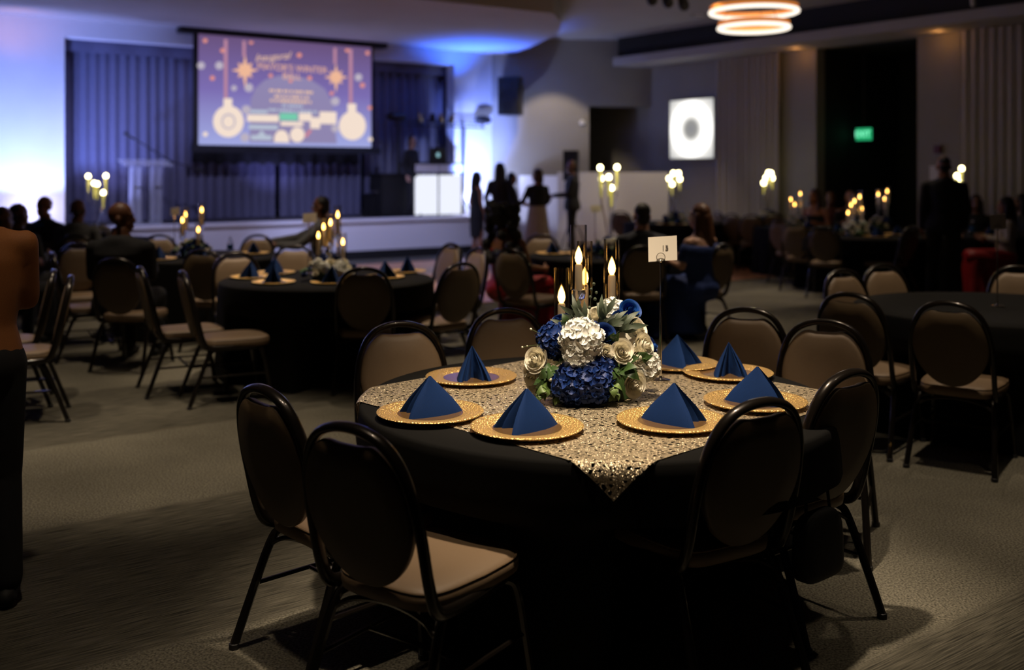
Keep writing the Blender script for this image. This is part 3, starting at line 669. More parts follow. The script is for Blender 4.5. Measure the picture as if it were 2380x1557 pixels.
# ================================================================== TABLES
def tablecloth(cx, cy, R, label, zt=.76, fold=.016, seed=1):
    rnd = random.Random(seed); seg = 160; nf = rnd.randint(15, 19); ph = [rnd.random()*6.28 for _ in range(3)]
    dents = []
    for (x, y, r) in CHAIRS:
        dx, dy = x-cx, y-cy; d = hypot(dx, dy)
        if d < R+.34:
            for yl in (.30,):
                fx, fy = dx+yl*sin(r), dy+yl*cos(r)
                dents.append((atan2(dy, dx), d, r, dx, dy))
    zs = [zt-.002, zt-.006, zt-.014, zt-.05, zt-.12, zt-.2, zt-.26, zt-.31, zt-.40, zt-.52, zt-.64, zt-.755]
    vs = [(0, 0, zt)]; fs = []
    for f_ in (.4, .8): vs += [(R*f_*cos(2*pi*k/seg), R*f_*sin(2*pi*k/seg), zt) for k in range(seg)]
    off = [-.012, -.005, 0, .003, .004, .004, .004, .004, .005, .006, .008, .010]
    for z, o in zip(zs, off):
        dpt = max(0, (zt-z-.03)/.7)
        for k in range(seg):
            a = 2*pi*k/seg
            r = R+o+fold*dpt*(sin(nf*a+ph[0])+.6*sin((nf*2-3)*a+ph[1]))+.02*dpt
            if z < zt-.2:
                for (da, d, cr, dx, dy) in dents:              # keep clear of seats pushed under
                    x, y = r*cos(a), r*sin(a)
                    lx = (x-dx)*cos(cr)-(y-dy)*sin(cr); ly = (x-dx)*sin(cr)+(y-dy)*cos(cr)
                    w = .262; lim = .32
                    if abs(lx) < w+.30 and -.35 < ly < lim:
                        need = lim-ly
                        t = 1 if abs(lx) < w else max(0, 1-(abs(lx)-w)/.30)**2*(1+2*(abs(lx)-w)/.30) if abs(lx) < w+.30 else 0
                        t *= min(1, (zt-.2-z)/.06)
                        cs = cos(a)*sin(cr)+sin(a)*cos(cr)
                        if cs < -.2: r = min(r, r-need*t/max(.45, -cs)) if need > 0 else r
                r = max(r, .35)
            vs.append((r*cos(a), r*sin(a), z))
    fs += [(0, 1+k, 1+(k+1) % seg) for k in range(seg)]
    for i in range(len(zs)+1):
        a0 = 1+i*seg
        fs += [(a0+k, a0+seg+k, a0+seg+(k+1) % seg, a0+(k+1) % seg) for k in range(seg)]
    b = MB(); b.add(vs, fs); o = obj('tablecloth', b, 'cloth', None, True, 80); o.location = (cx, cy, 0)
    return tag(o, label, 'tablecloth', 'floor-length black tablecloths on round tables')
TM = (.33, 4.03); TL = (-1.52, 8.46); TF = (-3.25, 10.75); TE = (-5.6, 13.45); TC = (1.03, 10.85); TR = (3.17, 6.68)
TQ = (at(2003, 14.2), 14.2); TS = (at(2262, 14.6), 14.6); TA = (at(1565, 17.9), 17.9); TB = (at(1785, 18.2), 18.2); TD = (at(1855, 16.6), 16.6); TG = (at(2050, 16.0), 16.0)
tablecloth(*TM, .92, 'black floor-length cloth under the gold lace of the table numbered 15', seed=1)
tablecloth(*TL, .87, 'black floor-length cloth on the mid-left table, bare of any lace', seed=2)
tablecloth(*TF, .86, 'black cloth on the far left table in front of the stage, before the bald man', seed=3)
tablecloth(*TE, .86, 'black cloth on the leftmost table with the tall candle stand', seed=4)
tablecloth(*TC, .86, 'black cloth on the middle table between the woman in red and the woman in blue', seed=5)
tablecloth(*TR, .90, 'black cloth on the empty near right table holding one card stand', seed=6)
tablecloth(*TQ, .88, 'black cloth on the right mid-distance table left of the standing man', seed=7)
tablecloth(*TS, .86, 'black cloth on the table at right with bottles, behind the standing man', seed=8)
tablecloth(*TA, .86, 'black cloth on the far table below the lit square panel', seed=9)
tablecloth(*TB, .86, 'black cloth on the far table with tall candles before the pale drape', seed=10)
tablecloth(*TD, .70, 'black cloth on the far table where a woman leans, left of the dark entrance', seed=11)
tablecloth(*TG, .60, 'black cloth on the far table in front of the dark entrance', seed=12)
# gold sequin lace overlay, corners hanging over the edge
def overlay():
    c = TM; s = 1.47; ng = 90; R = .925; zt = .7625; rot = radians(45-1.5); vs = []; uv = []; fs = []
    for j in range(ng+1):
        for i in range(ng+1):
            u_, v_ = (i/ng-.5)*s, (j/ng-.5)*s
            x, y = u_*cos(rot)-v_*sin(rot), u_*sin(rot)+v_*cos(rot); d = hypot(x, y); a = atan2(y, x)
            Rf = R+.006
            if d <= Rf-.02: vs.append((x, y, zt))
            elif d <= Rf+.02:
                t = (d-Rf+.02)/.04*pi/2; q = .0255
                vs.append(((Rf-.02+q*sin(t))*cos(a), (Rf-.02+q*sin(t))*sin(a), zt-q*(1-cos(t))))
            else:
                q = d-Rf-.02; rr = Rf+.008+.010*sin(a*19)*min(1, q*8)
                vs.append((rr*cos(a), rr*sin(a), zt-.0255-q))
            uv.append((i/ng, j/ng))
    for j in range(ng):
        for i in range(ng): a = j*(ng+1)+i; fs.append((a, a+1, a+ng+2, a+ng+1))
    b = MB(); b.add(vs, fs); b.uv = uv; o = obj('lace_overlay', b, 'lace', None, True, 180); o.location = (c[0], c[1], 0)
    tag(o, 'square gold sequin lace overlay laid cornerwise over the table numbered 15', 'table overlay'); return o
overlay()
# ================================================================== PLACE SETTINGS
def make_plate():
    root = empty('charger_plate', (0, 0, 0))
    b = MB(); b.lathe([(.108, .003), (.118, .010), (.150, .014), (.181, .0185), (.190, .0195), (.193, .017), (.188, .012), (.150, .005), (.115, 0), (.108, .003)], seg=72); obj('rim', b, 'gold', root, True, 60)
    b = MB(); b.lathe([(0, .0045), (.09, .0045), (.110, .006), (.118, .0105)], seg=48); obj('well', b, 'bronze', root)
    return root
plate0 = make_plate(); plate_used = [False]
def make_napkin():
    R = [(0, -.108), (.012, -.104), (.032, -.075), (.050, -.035), (.060, .01), (.064, .05), (.064, .080), (.060, .090), (.052, .091), (.045, .083), (.043, .070), (.038, .066), (.034, .074), (.028, .072), (.018, .045), (.006, .012)]
    L = [(-x, y) for x, y in R[::-1]][:-1]
    base = R+L; n = len(base); apex = (0, .004, .122); vs = []; fs = []; S_ = [0, .06, .2, .4, .6, .8, .93, 1.0]
    for s in S_:
        for k, (x, y) in enumerate(base):
            w = .0025*sin(s*3.1)*sin(k*1.7)
            sc = .035+.965*s
            bow = 1+.10*sin(pi*s)
            vs.append((apex[0]*(1-s)+x*sc*bow+w*.6, apex[1]*(1-s)+y*sc*bow+w, .0+apex[2]*(1-s)+.0005))
    for i in range(len(S_)-1):
        for k in range(n): fs.append((i*n+k, i*n+(k+1) % n, (i+1)*n+(k+1) % n, (i+1)*n+k))
    fs.append(tuple(range(n-1, -1, -1)))
    b = MB(); b.add(vs, fs); return obj('napkin', b, 'napkin', None, True, 55)
napkin0 = make_napkin(); napkin_used = [False]
def setting(x, y, rot, plabel, nlabel, pg, ng_, z=.7605, sc=1.0, nsc=1.0, plate=True):
    if plate:
        o = plate0 if not plate_used[0] else copy_tree(plate0); plate_used[0] = True
        o.location = (x, y, z); o.scale = (sc, sc, sc); o.rotation_euler = (0, 0, rot*3); tag(o, plabel, 'plate', pg)
    k = napkin0 if not napkin_used[0] else copy_tree(napkin0); napkin_used[0] = True
    k.location = (x+.003, y-.004, z+(.0052*sc if plate else .0015)); k.rotation_euler = (0, 0, radians(rot)); k.scale = (nsc, nsc, nsc); tag(k, nlabel, 'napkin', ng_)
pg, ng_ = 'gold charger plates on the table numbered 15', 'blue napkins on the table numbered 15'
for x, y, r, w in ((-.294, 3.69, 112, 'leftmost'), (.051, 3.48, 122, 'front centre'), (.557, 3.57, 240, 'front right'), (.918, 3.87, 250, 'right side'), (.93, 4.42, 176, 'right rear'), (.74, 4.63, 222, 'rear, behind the card stand'), (-.172, 4.33, 190, 'left rear')):
    setting(x, y, r, 'beaded gold charger plate at the %s of the gold-lace table' % w, 'royal blue napkin half hidden behind the card stand numbered 15' if 'card' in w else 'royal blue folded napkin on the %s plate of the gold-lace table' % w, pg, ng_, z=.7645, sc=1.0, nsc=1.12)
pg, ng_ = 'charger plates on the black mid-left table', 'blue napkins on the black mid-left table'
for px, py, r, w in ((583, 643, 170, 'leftmost'), (636, 655, 185, 'front, second from the left'), (640, 633, 165, 'left rear'), (772, 655, 178, 'front, nearest the chair back'), (893, 643, 215, 'right, chair-hidden'), (946, 630, 190, 'rightmost')):
    x, y = flo(px, py, .77)
    setting(x, y, r, 'gold charger plate %s on the black mid-left table' % w, 'blue folded napkin on the %s plate of the black mid-left table' % w, pg, ng_, sc=.88, nsc=1.12)
pg, ng_ = 'charger plates on far tables', 'blue napkins on far tables'
for px, py, r, T, w in ((370, 601, 170, TF, 'the left front of the far left stage table'), (588, 588, 200, TF, 'the right end of the far left stage table'), (470, 606, 180, TF, 'the front of the far left stage table'), (1281, 588, 190, TC, 'the left of the middle table'), (1352, 588, 190, TC, 'the centre of the middle table'), (1944, 541, 190, TQ, 'the left of the right mid-distance table'), (2036, 549, 200, TQ, 'the middle of the right mid-distance table'), (2084, 544, 170, TQ, 'the right of the right mid-distance table'), (1530, 524, 180, TA, 'the left of the far table below the lit panel'), (1590, 527, 190, TA, 'the right of the far table below the lit panel'), (1760, 523, 170, TB, 'the left of the far table before the pale drape'), (1890, 533, 190, TD, 'the far table left of the dark entrance'), (2300, 545, 180, TS, 'the far right table with bottles')):
    x, y = flo(px, py, .77); dx, dy = x-T[0], y-T[1]; d = hypot(dx, dy)
    if d > .66: x, y = T[0]+dx/d*.66, T[1]+dy/d*.66
    setting(x, y, r, 'gold charger plate at %s' % w, 'blue folded napkin at %s' % w, pg, ng_, sc=.88, nsc=1.1)
# ================================================================== FLOWERS AND CANDLES
def petal(w, h, cup, curl, nu=5, nv=6):                          # a cupped petal standing along +Z from its foot, facing -Y
    vs = []; fs = []
    for j in range(nv+1):
        t = j/nv; hw = w*(sin(pi*min(1, t*.62+.20))**.8)*(1-.12*t) if t < 1 else w*.30
        for i in range(nu+1):
            s = i/nu*2-1
            vs.append((hw*s, cup*(s*s)*-1+curl*max(0, t-.55)**2*5-.15*h*sin(pi*t*.8), h*t-(.10*h*s*s if t > .7 else 0)))
    for j in range(nv):
        for i in range(nu): a = j*(nu+1)+i; fs.append((a, a+1, a+nu+2, a+nu+1))
    return MB().add(vs, fs)
def rose_mesh(r=.034, n=30, seed=0):                             # nested cupped petals in a spiral
    rnd = random.Random(seed); b = MB(); b.ell((0, 0, .05*r), (r*.13, r*.13, r*.70), 10, 8); b.ell((0, 0, -.25*r), (r*.6, r*.6, r*.45), 12, 6)
    for k in range(n):
        q = k/(n-1); a0 = k*2.399+rnd.uniform(-.15, .15); Rk = r*(.10+.77*q); Hk = r*(1.02-.52*q)*rnd.uniform(.93, 1.06); w = .95+.20*rnd.random()-.25*q
        fl_ = r*(.02+.30*q**2); z0 = -r*.42; nu, nv = 8, 6; vs = []; fs = []
        for i in range(nv+1):
            t = i/nv
            for m in range(nu+1):
                s_ = m/nu*2-1; wd = w*(.45+.55*sin(pi*min(t*.62+.1, .5)))
                ph = a0+s_*wd; rho = Rk*(.30+.70*t**.55)*(1-.30*max(0, .75-q)*t*t)+fl_*t**3*(1-.3*s_*s_)+.035*r*s_*q
                z = z0+(Hk-z0)*t-Hk*.26*s_**4*t-.10*r*q*t**4
                vs.append((rho*cos(ph), rho*sin(ph), z))
        for i in range(nv):
            for m in range(nu): a = i*(nu+1)+m; fs.append((a, a+1, a+nu+2, a+nu+1))
        b.add(vs, fs)
    return b.mesh('rose', True, 180)
def hydrangea_mesh(r=.05, n=58, seed=0, pet=.021):
    rnd = random.Random(seed); b = MB(); b.ell((0, 0, -.1*r), (r*.80, r*.80, r*.72), 12, 8)
    for k in range(n):
        z = 1-1.55*(k+.5)/n; a = k*2.399; q = sqrt(max(0, 1-z*z)); nrm = Vector((q*cos(a), q*sin(a), z)); rr = r*rnd.uniform(.93, 1.10)
        base = Matrix.Translation(nrm*rr) @ nrm.to_track_quat('Z', 'Y').to_matrix().to_4x4() @ Matrix.Rotation(rnd.random()*6, 4, 'Z')
        for j in range(4):
            s = pet*rnd.uniform(.9, 1.1); c = []
            for t_, w_ in ((.0, .06), (.3, .36), (.62, .54), (.88, .44), (1.05, .14)):
                for e_ in (-1, 0, 1): c.append((e_*w_*s, t_*s, .30*s*t_*t_*.6+.14*s*abs(e_)*t_-.05*s))
            b.join(MB().add(c, [(q*3+e_, q*3+e_+1, q*3+e_+4, q*3+e_+3) for q in range(4) for e_ in range(2)]), base @ Matrix.Rotation(j*pi/2, 4, 'Z') @ Matrix.Rotation(rnd.uniform(-.12, .18), 4, 'X'))
    return b.mesh('hydrangea', True, 180)
def leaf_mesh(L=.06, w=.02, curl=.2, n=8):
    vs = []; fs = []
    for j in range(n+1):
        t = j/n; hw = w*sin(pi*t**.8)*(1 if 0 < j < n else .1)
        for s in (-1, 0, 1): vs.append((hw*s, L*t, curl*L*sin(pi*t*.9)*.5-curl*L*t*t+(.22*hw if s else 0)))
    for j in range(n):
        for i in range(2): a = j*3+i; fs.append((a, a+1, a+4, a+3))
    return MB().add(vs, fs)
def leafspray_mesh(seed, n=5, L=.05, w=.018, spread=.9):
    rnd = random.Random(seed); b = MB()
    for k in range(n):
        a = rnd.uniform(-spread, spread); t = k/n
        m = Matrix.Translation((0, .05*t, .01*t)) @ Matrix.Rotation(a, 4, 'Z') @ Matrix.Rotation(rnd.uniform(-.2, .7), 4, 'X') @ Matrix.Rotation(rnd.uniform(-.6, .6), 4, 'Y')
        b.join(leaf_mesh(L*rnd.uniform(.8, 1.25), w*rnd.uniform(.8, 1.2), rnd.uniform(.1, .5)), m)
    b.tube([(0, -.02, -.005), (0, .03, .003), (0, .06, .01)], .0016, 5)
    return b.mesh('leaf_spray', True, 60)
ROSE = [rose_mesh(.034, 30, s) for s in range(2)]; HYD = [hydrangea_mesh(.05, 56, s) for s in range(2)]
LEAF = [leafspray_mesh(s, 5) for s in range(3)]; EUC = [leafspray_mesh(s+9, 7, .065, .012, .7) for s in range(2)]
ROSEB = [m.copy() for m in ROSE]; ROSEBB = [ROSE[0].copy()]; HYDB = [m.copy() for m in HYD]; VAR = [leafspray_mesh(31, 5, .045, .017)]
for me, k in ((ROSE[0], 'ivory'), (ROSE[1], 'ivory'), (HYD[0], 'hwhite'), (HYD[1], 'hwhite'), (ROSEB[0], 'bpetal'), (ROSEB[1], 'bpetal'), (ROSEBB[0], 'bpetal2'), (HYDB[0], 'bpetal'), (HYDB[1], 'bpetal'), (LEAF[0], 'leaf'), (LEAF[1], 'leaf'), (LEAF[2], 'leaf'), (EUC[0], 'euca'), (EUC[1], 'euca'), (VAR[0], 'varieg')):
    me.materials.append(M[k])
def place(root, name, me, p, d, s, spin=0, label=None):            # head at local p, looking along d
    o = bpy.data.objects.new(name, me); COL.objects.link(o); o.parent = root
    q = Vector(d).to_track_quat('Z', 'Y') @ Matrix.Rotation(spin, 3, 'Z').to_quaternion()
    o.matrix_local = Matrix.Translation(p) @ q.to_matrix().to_4x4() @ Matrix.Scale(s, 4)
    if label: o['label'] = label
    return o
def foam(root, r, h, z=0):
    b = MB(); b.ell((0, 0, z), (r, r, h), 16, 10); b.v = [(x, y, max(zv, .002)) for x, y, zv in b.v]
    return obj('moss_base', b, 'leaf', root)
# ---- the main centrepiece
CP = (at(1373, 4.06), 4.06, .764)
fl = empty('floral_centrepiece', CP, 0, 'large mound of white and royal blue flowers at the middle of the gold-lace table', 'flower arrangement')
foam(fl, .17, .16)
def P3(px, py, dy): y = CP[1]+dy; return (at(px, y)-CP[0], dy, zz(py, y)-CP[2])
def head(kind, px, py, dy, r, look=None, spin=0, v=0):
    p = P3(px, py, dy); d = look or (p[0], dy-.02, p[2]-.06)
    src, base, nm = {'wr': (ROSE, .034, 'white_rose'), 'br': (ROSEB, .034, 'blue_rose'), 'bb': (ROSEBB, .034, 'blue_rose'), 'wh': (HYD, .05, 'white_hydrangea'), 'bh': (HYDB, .05, 'blue_hydrangea')}[kind]
    y = CP[1]+dy; R = r*y/F
    return place(fl, nm, src[v % len(src)], p, d, R/base/(1.12 if 'h' in kind else 1.12), spin)
head('wh', 1352, 790, -.17, 48, (-.12, -1, .35)); head('wh', 1345, 826, -.185, 36, (-.1, -1, -.2), 1, 1)
head('bh', 1292, 793, -.10, 42, (-.7, -.7, .5)); head('br', 1276, 800, -.06, 30, (-.8, -.5, .4))
head('bh', 1330, 893, -.20, 47, (-.35, -1, .1), 0, 1); head('bh', 1378, 888, -.20, 47, (.2, -1, .1), 2); head('bh', 1395, 858, -.16, 38, (.3, -1, .2), .5)
head('wr', 1251, 838, -.13, 33, (-.62, -.8, .35), .4); head('wr', 1239, 868, -.10, 27, (-.8, -.7, .0), 0, 1); head('wr', 1242, 895, -.09, 20, (-.7, -.7, -.3), 1)
head('wr', 1444, 818, -.17, 30, (.15, -1, .28), .8, 1); head('wr', 1407, 818, -.175, 21, (.25, -1, .15), 2)
head('br', 1404, 782, -.12, 30, (.2, -.8, .6), 1); head('br', 1380, 772, -.05, 26, (0, -.6, .8), 1)
head('bb', 1461, 727, .02, 30, (.35, -.75, .6), .3); head('br', 1440, 745, .0, 24, (.3, -.8, .6), .3)
head('wr', 1476, 768, -.04, 30, (.65, -.6, .5), .3, 1); head('wr', 1490, 805, -.08, 32, (.75, -.7, .3), 1.4); head('wh', 1496, 850, -.08, 36, (.8, -.6, .1), .7); head('wr', 1478, 832, -.12, 26, (.6, -.8, .2), .7)
head('wr', 1470, 893, -.15, 31, (.45, -1, -.1), .2); head('bb', 1508, 808, .03, 24, (.8, -.4, .3), 0)
head('wr', 1384, 738, .03, 28, (-.1, -.5, .85), .5); head('wr', 1312, 762, -.03, 20, (-.4, -.5, .8), .5, 1); head('br', 1300, 752, .04, 24, (-.5, -.4, .8), .5)
head('wh', 1420, 730, .10, 34, (.1, .2, 1)); head('br', 1330, 745, .10, 28, (-.2, .3, 1)); head('wr', 1450, 790, .15, 30, (.4, .8, .5)); head('bh', 1350, 800, .17, 40, (0, 1, .4)); head('wr', 1290, 830, .14, 30, (-.6, .7, .4))
def spray(ms, px, py, dy, d, s, v=0, nm='leaf_spray'): return place(fl, nm, ms[v % len(ms)], P3(px, py, dy), d, s)
def leafspray(ms, px, py, dy, ang, pitch, s, v=0, nm='leaf_spray'):   # ang: direction in the picture plane (0 right, 90 up); pitch: lean to us
    o = bpy.data.objects.new(nm, ms[v % len(ms)]); COL.objects.link(o); o.parent = fl; a = radians(ang)
    dirv = Vector((cos(a)*cos(radians(pitch)), -sin(radians(pitch)), sin(a)*cos(radians(pitch))))
    nrm = Vector((0, -1, .4)); x = dirv.cross(nrm).normalized(); n_ = x.cross(dirv).normalized()
    p = P3(px, py, dy)
    o.matrix_local = Matrix(((x.x, dirv.x, n_.x, p[0]), (x.y, dirv.y, n_.y, p[1]), (x.z, dirv.z, n_.z, p[2]), (0, 0, 0, 1))) @ Matrix.Scale(s, 4)
    return o
for px, py, dy, an, pi_, s, v in ((1400, 765, -.05, 25, 20, 1.2, 0), (1395, 755, -.04, 65, 10, 1.1, 1), (1350, 752, -.04, 120, 15, 1.1, 0), (1420, 770, -.06, 15, 10, 1.25, 1), (1330, 770, -.07, 150, 20, .9, 1), (1435, 775, -.08, 40, 25, .9, 0), (1360, 765, -.06, 95, 15, 1, 1), (1440, 760, 0, 10, 5, .9, 1)):
    leafspray(EUC, px, py, dy, an, pi_, s, v, 'eucalyptus_spray')
for px, py, dy, an, pi_, s, v in ((1290, 850, -.17, 215, 30, .9, 0), (1278, 870, -.17, 240, 30, 1, 1), (1305, 848, -.16, 20, 40, .8, 2), (1275, 880, -.15, 200, 25, .8, 2), (1440, 855, -.17, -20, 40, 1, 0), (1455, 848, -.15, 60, 30, .9, 1), (1480, 835, -.13, 20, 20, .8, 2), (1425, 850, -.18, -80, 40, .8, 1), (1420, 795, -.14, 60, 40, .8, 2), (1300, 905, -.18, 250, 30, .7, 0), (1320, 765, -.08, 110, 30, .8, 0), (1335, 860, -.18, 180, 50, .7, 1)):
    leafspray(LEAF, px, py, dy, an, pi_, s, v)
for px, py, dy, an, pi_, s in ((1280, 895, -.19, 215, 40, .8), (1262, 905, -.16, 250, 40, .7), (1420, 888, -.21, -60, 45, .8), (1432, 905, -.2, -110, 40, .7), (1300, 915, -.2, 260, 40, .6)):
    leafspray(VAR, px, py, dy, an, pi_, s, 0, 'variegated_leaf_spray')
def sprig(pts, buds, m='stem'):
    b = MB(); Q = [P3(*p) for p in pts]; b.tube(smoothpath(Q, 5), .0013, 5); s = obj('sprig', b, m, fl)
    c = MB()
    for q in buds: c.ell(P3(*q[:3]), q[3], 8, 6)
    obj('buds', c, 'bud' if m == 'stem' else m, s)
sprig([(1375, 760, -.02), (1371, 715, 0), (1378, 660, 0)], [(1370, 715, 0, .007), (1383, 695, 0, .007), (1372, 690, 0, .006), (1386, 680, 0, .006), (1374, 672, 0, .006), (1380, 660, 0, .007)], 'euca')
sprig([(1280, 800, -.1), (1245, 802, -.14), (1214, 807, -.15)], [(1214, 807, -.15, .004), (1225, 804, -.15, .003)])
sprig([(1285, 790, -.1), (1255, 775, -.12), (1234, 765, -.12)], [(1234, 765, -.12, .005)]); sprig([(1290, 790, -.08), (1275, 785, -.1), (1266, 780, -.11)], [(1266, 780, -.11, .006)])
sprig([(1480, 790, -.02), (1488, 770, 0), (1492, 755, 0)], [(1492, 756, 0, .005)]); sprig([(1290, 900, -.2), (1282, 888, -.22), (1279, 882, -.22)], [(1279, 882, -.22, .008)])
# ---- crystal candlesticks of the main table
def candlestick(x, y, zb, stem, glass_r, glass_h, candle_h, label, group, fs=1.0):
    r = empty('candlestick', (x, y, zb), 0, label, 'candlestick', group)
    b = MB(); b.lathe([(0, 0), (.045, 0), (.045, .006), (.02, .014), (.011, .03), (.011, stem*.5), (.014, stem*.5+.006), (.011, stem*.5+.012), (.011, stem-.05), (.014, stem-.045), (.026, stem-.038), (.030, stem-.02), (.029, stem-.004), (.018, stem), (0, stem)], seg=16); obj('crystal_stem', b, 'crystal', r)
    b = MB(); zc = stem+.0005; b.lathe([(0, zc), (.016, zc), (.0155, zc+candle_h-.006), (.011, zc+candle_h), (0, zc+candle_h)], seg=14); obj('candle', b, 'wax', r)
    z0 = zc+candle_h; b = MB(); b.lathe([(r_*fs, z0-.001+h_*fs) for r_, h_ in ((.006, 0), (.0135, .013), (.0160, .027), (.0125, .047), (.005, .065), (0, .075))], seg=12); fm = obj('flame', b, 'flame', r)
    b = MB(); g0 = stem-.001; b.lathe([(glass_r, g0), (glass_r, g0+glass_h), (glass_r-.002, g0+glass_h), (glass_r-.002, g0)], seg=28); b.f = [f for f in b.f if len(f) == 4][:28]; obj('chimney', b, 'smoke', r)
    lamp('POINT', (x, y-.0, zb+z0+.02), .22, (1, .55, .16), .012)
    return r
g = 'crystal candlesticks behind the main flowers'
def cst(px, Y, flame, gtop, cbot, gr, lab):
    zf = zz(flame, Y)-.03; zb_ = zz(cbot, Y); candlestick(at(px, Y), Y, .765, zb_-.765, gr, zz(gtop, Y)-zb_, zf-zb_, lab, g)
cst(1305, 4.30, 688, 622, 772, .032, 'lowest crystal candlestick in a glass chimney, leftmost behind the main flowers')
cst(1345, 4.26, 597, 522, 672, .034, 'tallest crystal candlestick with its glass bowl, second from left behind the main flowers')
cst(1359, 4.42, 645, 560, 712, .034, 'small flame candlestick partly hidden behind the tallest one')
cst(1422, 4.30, 622, 556, 700, .034, 'crystal candlestick in a clear chimney, rightmost behind the main flowers')
# ---- card stands
def card_stand(x, y, z, h, w, hh, txt, label, rot=0, dark=False, group='table number card stands'):
    r = empty('card_stand', (x, y, z), rot, label, 'card stand', group)
    b = MB(); b.lathe([(0, 0), (.042, 0), (.042, .004), (.03, .007), (.008, .010), (.0055, .02), (0, .02)], seg=24); obj('base', b, 'chrome', r)
    b = MB(); b.tube([(0, 0, .008), (0, 0, h*.5)], .0055, 8); b.tube([(0, 0, h*.5), (0, 0, h)], .0042, 8); obj('pole', b, 'chrome', r)
    b = MB(); b.tube([(.018*cos(a), -.006, h+.016+.018*sin(a)) for a in [2*pi*k/16 for k in range(16)]], .0018, 5, closed=True); b.ell((0, -.004, h), .007, 8, 6); obj('ring_clip', b, 'chrome', r)
    b = MB(); v = [(-w*.42, 0, h-.004), (w*.58, -.0, h+.004), (w*.58, .012, h+hh+.004), (-w*.42, .012, h+hh-.004)]
    b.add(v+[(p[0], p[1]+.0012, p[2]) for p in v], [(0, 1, 2, 3), (7, 6, 5, 4), (0, 4, 5, 1), (1, 5, 6, 2), (2, 6, 7, 3), (3, 7, 4, 0)]); cd = obj('card', b, 'paper', r, False)
    if txt: text('number', txt, hh*.30, 'ink', cd, plane4((w*.16, .0042, h+hh*.53), (1, 0, .06), (0, .1, 1)), .0006)
    return r
card_stand(.6245, 4.31, .7645, zz(606, 4.31)-.765, .121, .102, '15', 'chrome stand holding the white card numbered 15 on the gold-lace table')
card_stand(at(717, 8.9), 8.9, .761, zz(518, 8.9)-.761, .12, .085, None, 'card stand with a white card left of the mid-left candles')
card_stand(at(2318, 6.72), 6.72, .761, zz(533, 6.72)-.761, .105, .10, None, 'thin card stand on the empty near right black table')
card_stand(at(405, 11.0), 11.0, .761, zz(500, 11.0)-.761, .09, .08, None, 'thin card stand before the clear lectern on the far left table')
card_stand(at(1383, 11.1), 11.1, .761, zz(493, 11.1)-.761, .115, .075, None, 'card stand with a pale card left of the tall middle candles')
# ---- low centrepieces on the other tables
def low_centre(x, y, z, r, n, label, seed, group='flower mounds on the other tables'):
    rnd = random.Random(seed); root = empty('floral_centrepiece', (x, y, z), 0, label, 'flower arrangement', group); foam(root, r*.75, r*.62)
    for k in range(n):
        t = (k+.5)/n; ph = k*2.399+seed; el = .15+1.25*t**.9; p = (r*cos(el)*cos(ph)*1.0, r*cos(el)*sin(ph), r*.80*sin(el)+.012)
        kind = rnd.random()
        if kind < .36: place(root, 'white_rose', ROSE[k % 2], p, p, rnd.uniform(.8, 1.05), k)
        elif kind < .50: place(root, 'white_hydrangea', HYD[k % 2], p, p, rnd.uniform(.7, .95), k)
        elif kind < .78: place(root, 'blue_rose', ROSEB[k % 2], p, p, rnd.uniform(.9, 1.15), k)
        elif kind < .88: place(root, 'blue_hydrangea', HYDB[k % 2], p, p, rnd.uniform(.8, 1), k)
        else: place(root, 'leaf_spray', LEAF[k % 3], p, (p[0], p[1], .2), 1.1, k)
    for k in range(7):
        a = k*.9+seed; place(root, 'leaf_spray', LEAF[k % 3], (r*.8*cos(a), r*.8*sin(a), .03+.02*(k % 3)), (-cos(a)*.3, -sin(a)*.3, 1), 1.0, a-pi/2)
    return root
def low_candles(T, Y, flames, zt, where, group, gr=.03):
    for k, (px, py, w) in enumerate(flames):
        yy = Y+.10*((k*2) % 3-1); zf = zz(py, yy)-.032; ch = .13; stem = zf-ch-zt
        candlestick(at(px, yy), yy, zt, stem, gr, ch+.10, ch, 'crystal candlestick, %s %s' % (w, where), group, .78)
low_centre(at(765, 8.35), 8.35, .7605, .20, 30, 'white and blue flower mound under the lit candles of the mid-left table', 1)
low_candles(TL, 8.45, ((740, 545, 'leftmost'), (752, 525, 'second from left'), (768, 515, 'middle'), (785, 497, 'tallest'), (797, 560, 'lowest right')), .7605, 'at the mid-left black table', 'candlesticks on the mid-left table')
low_centre(at(448, 10.6), 10.6, .7605, .19, 26, 'mostly blue flower mound on the far left stage table', 5)
low_candles(TF, 10.65, ((424, 510, 'lower left'), (431, 497, 'upper left'), (469, 486, 'tallest'), (461, 532, 'lowest')), .7605, 'at the far left stage table', 'candlesticks on the far left table')
low_centre(at(1992, 14.2), 14.2, .7605, .21, 24, 'white and blue flower mound on the right mid-distance table', 8)
low_candles(TQ, 14.3, ((1971, 493, 'lowest left'), (1978, 475, 'second from left'), (1986, 466, 'middle'), (1998, 456, 'tallest'), (2003, 483, 'lower right')), .7605, 'at the right mid-distance table', 'candlesticks on the right mid-distance table')
low_centre(at(1850, 16.6), 16.6, .7605, .19, 18, 'blue and white flower mound on the far table left of the dark entrance', 12)
low_candles(TD, 16.6, ((1860, 449, 'upper right'), (1861, 469, 'lower right'), (1838, 462, 'left'), (1847, 474, 'lowest')), .7605, 'at the far table left of the dark entrance', 'candlesticks left of the dark entrance', .034)
low_centre(at(2046, 16.0), 16.0, .7605, .19, 18, 'pale flower mound on the small table before the dark entrance', 15)
low_candles(TG, 16.0, ((2062, 443, 'tallest'), (2056, 461, 'lower'), (2041, 450, 'leftmost')), .7605, 'at the small table before the dark entrance', 'candlesticks before the dark entrance', .034)
low_centre(at(1418, 10.7), 10.7, .7605, .19, 22, 'white and blue flower mound under the tall middle candles', 21)
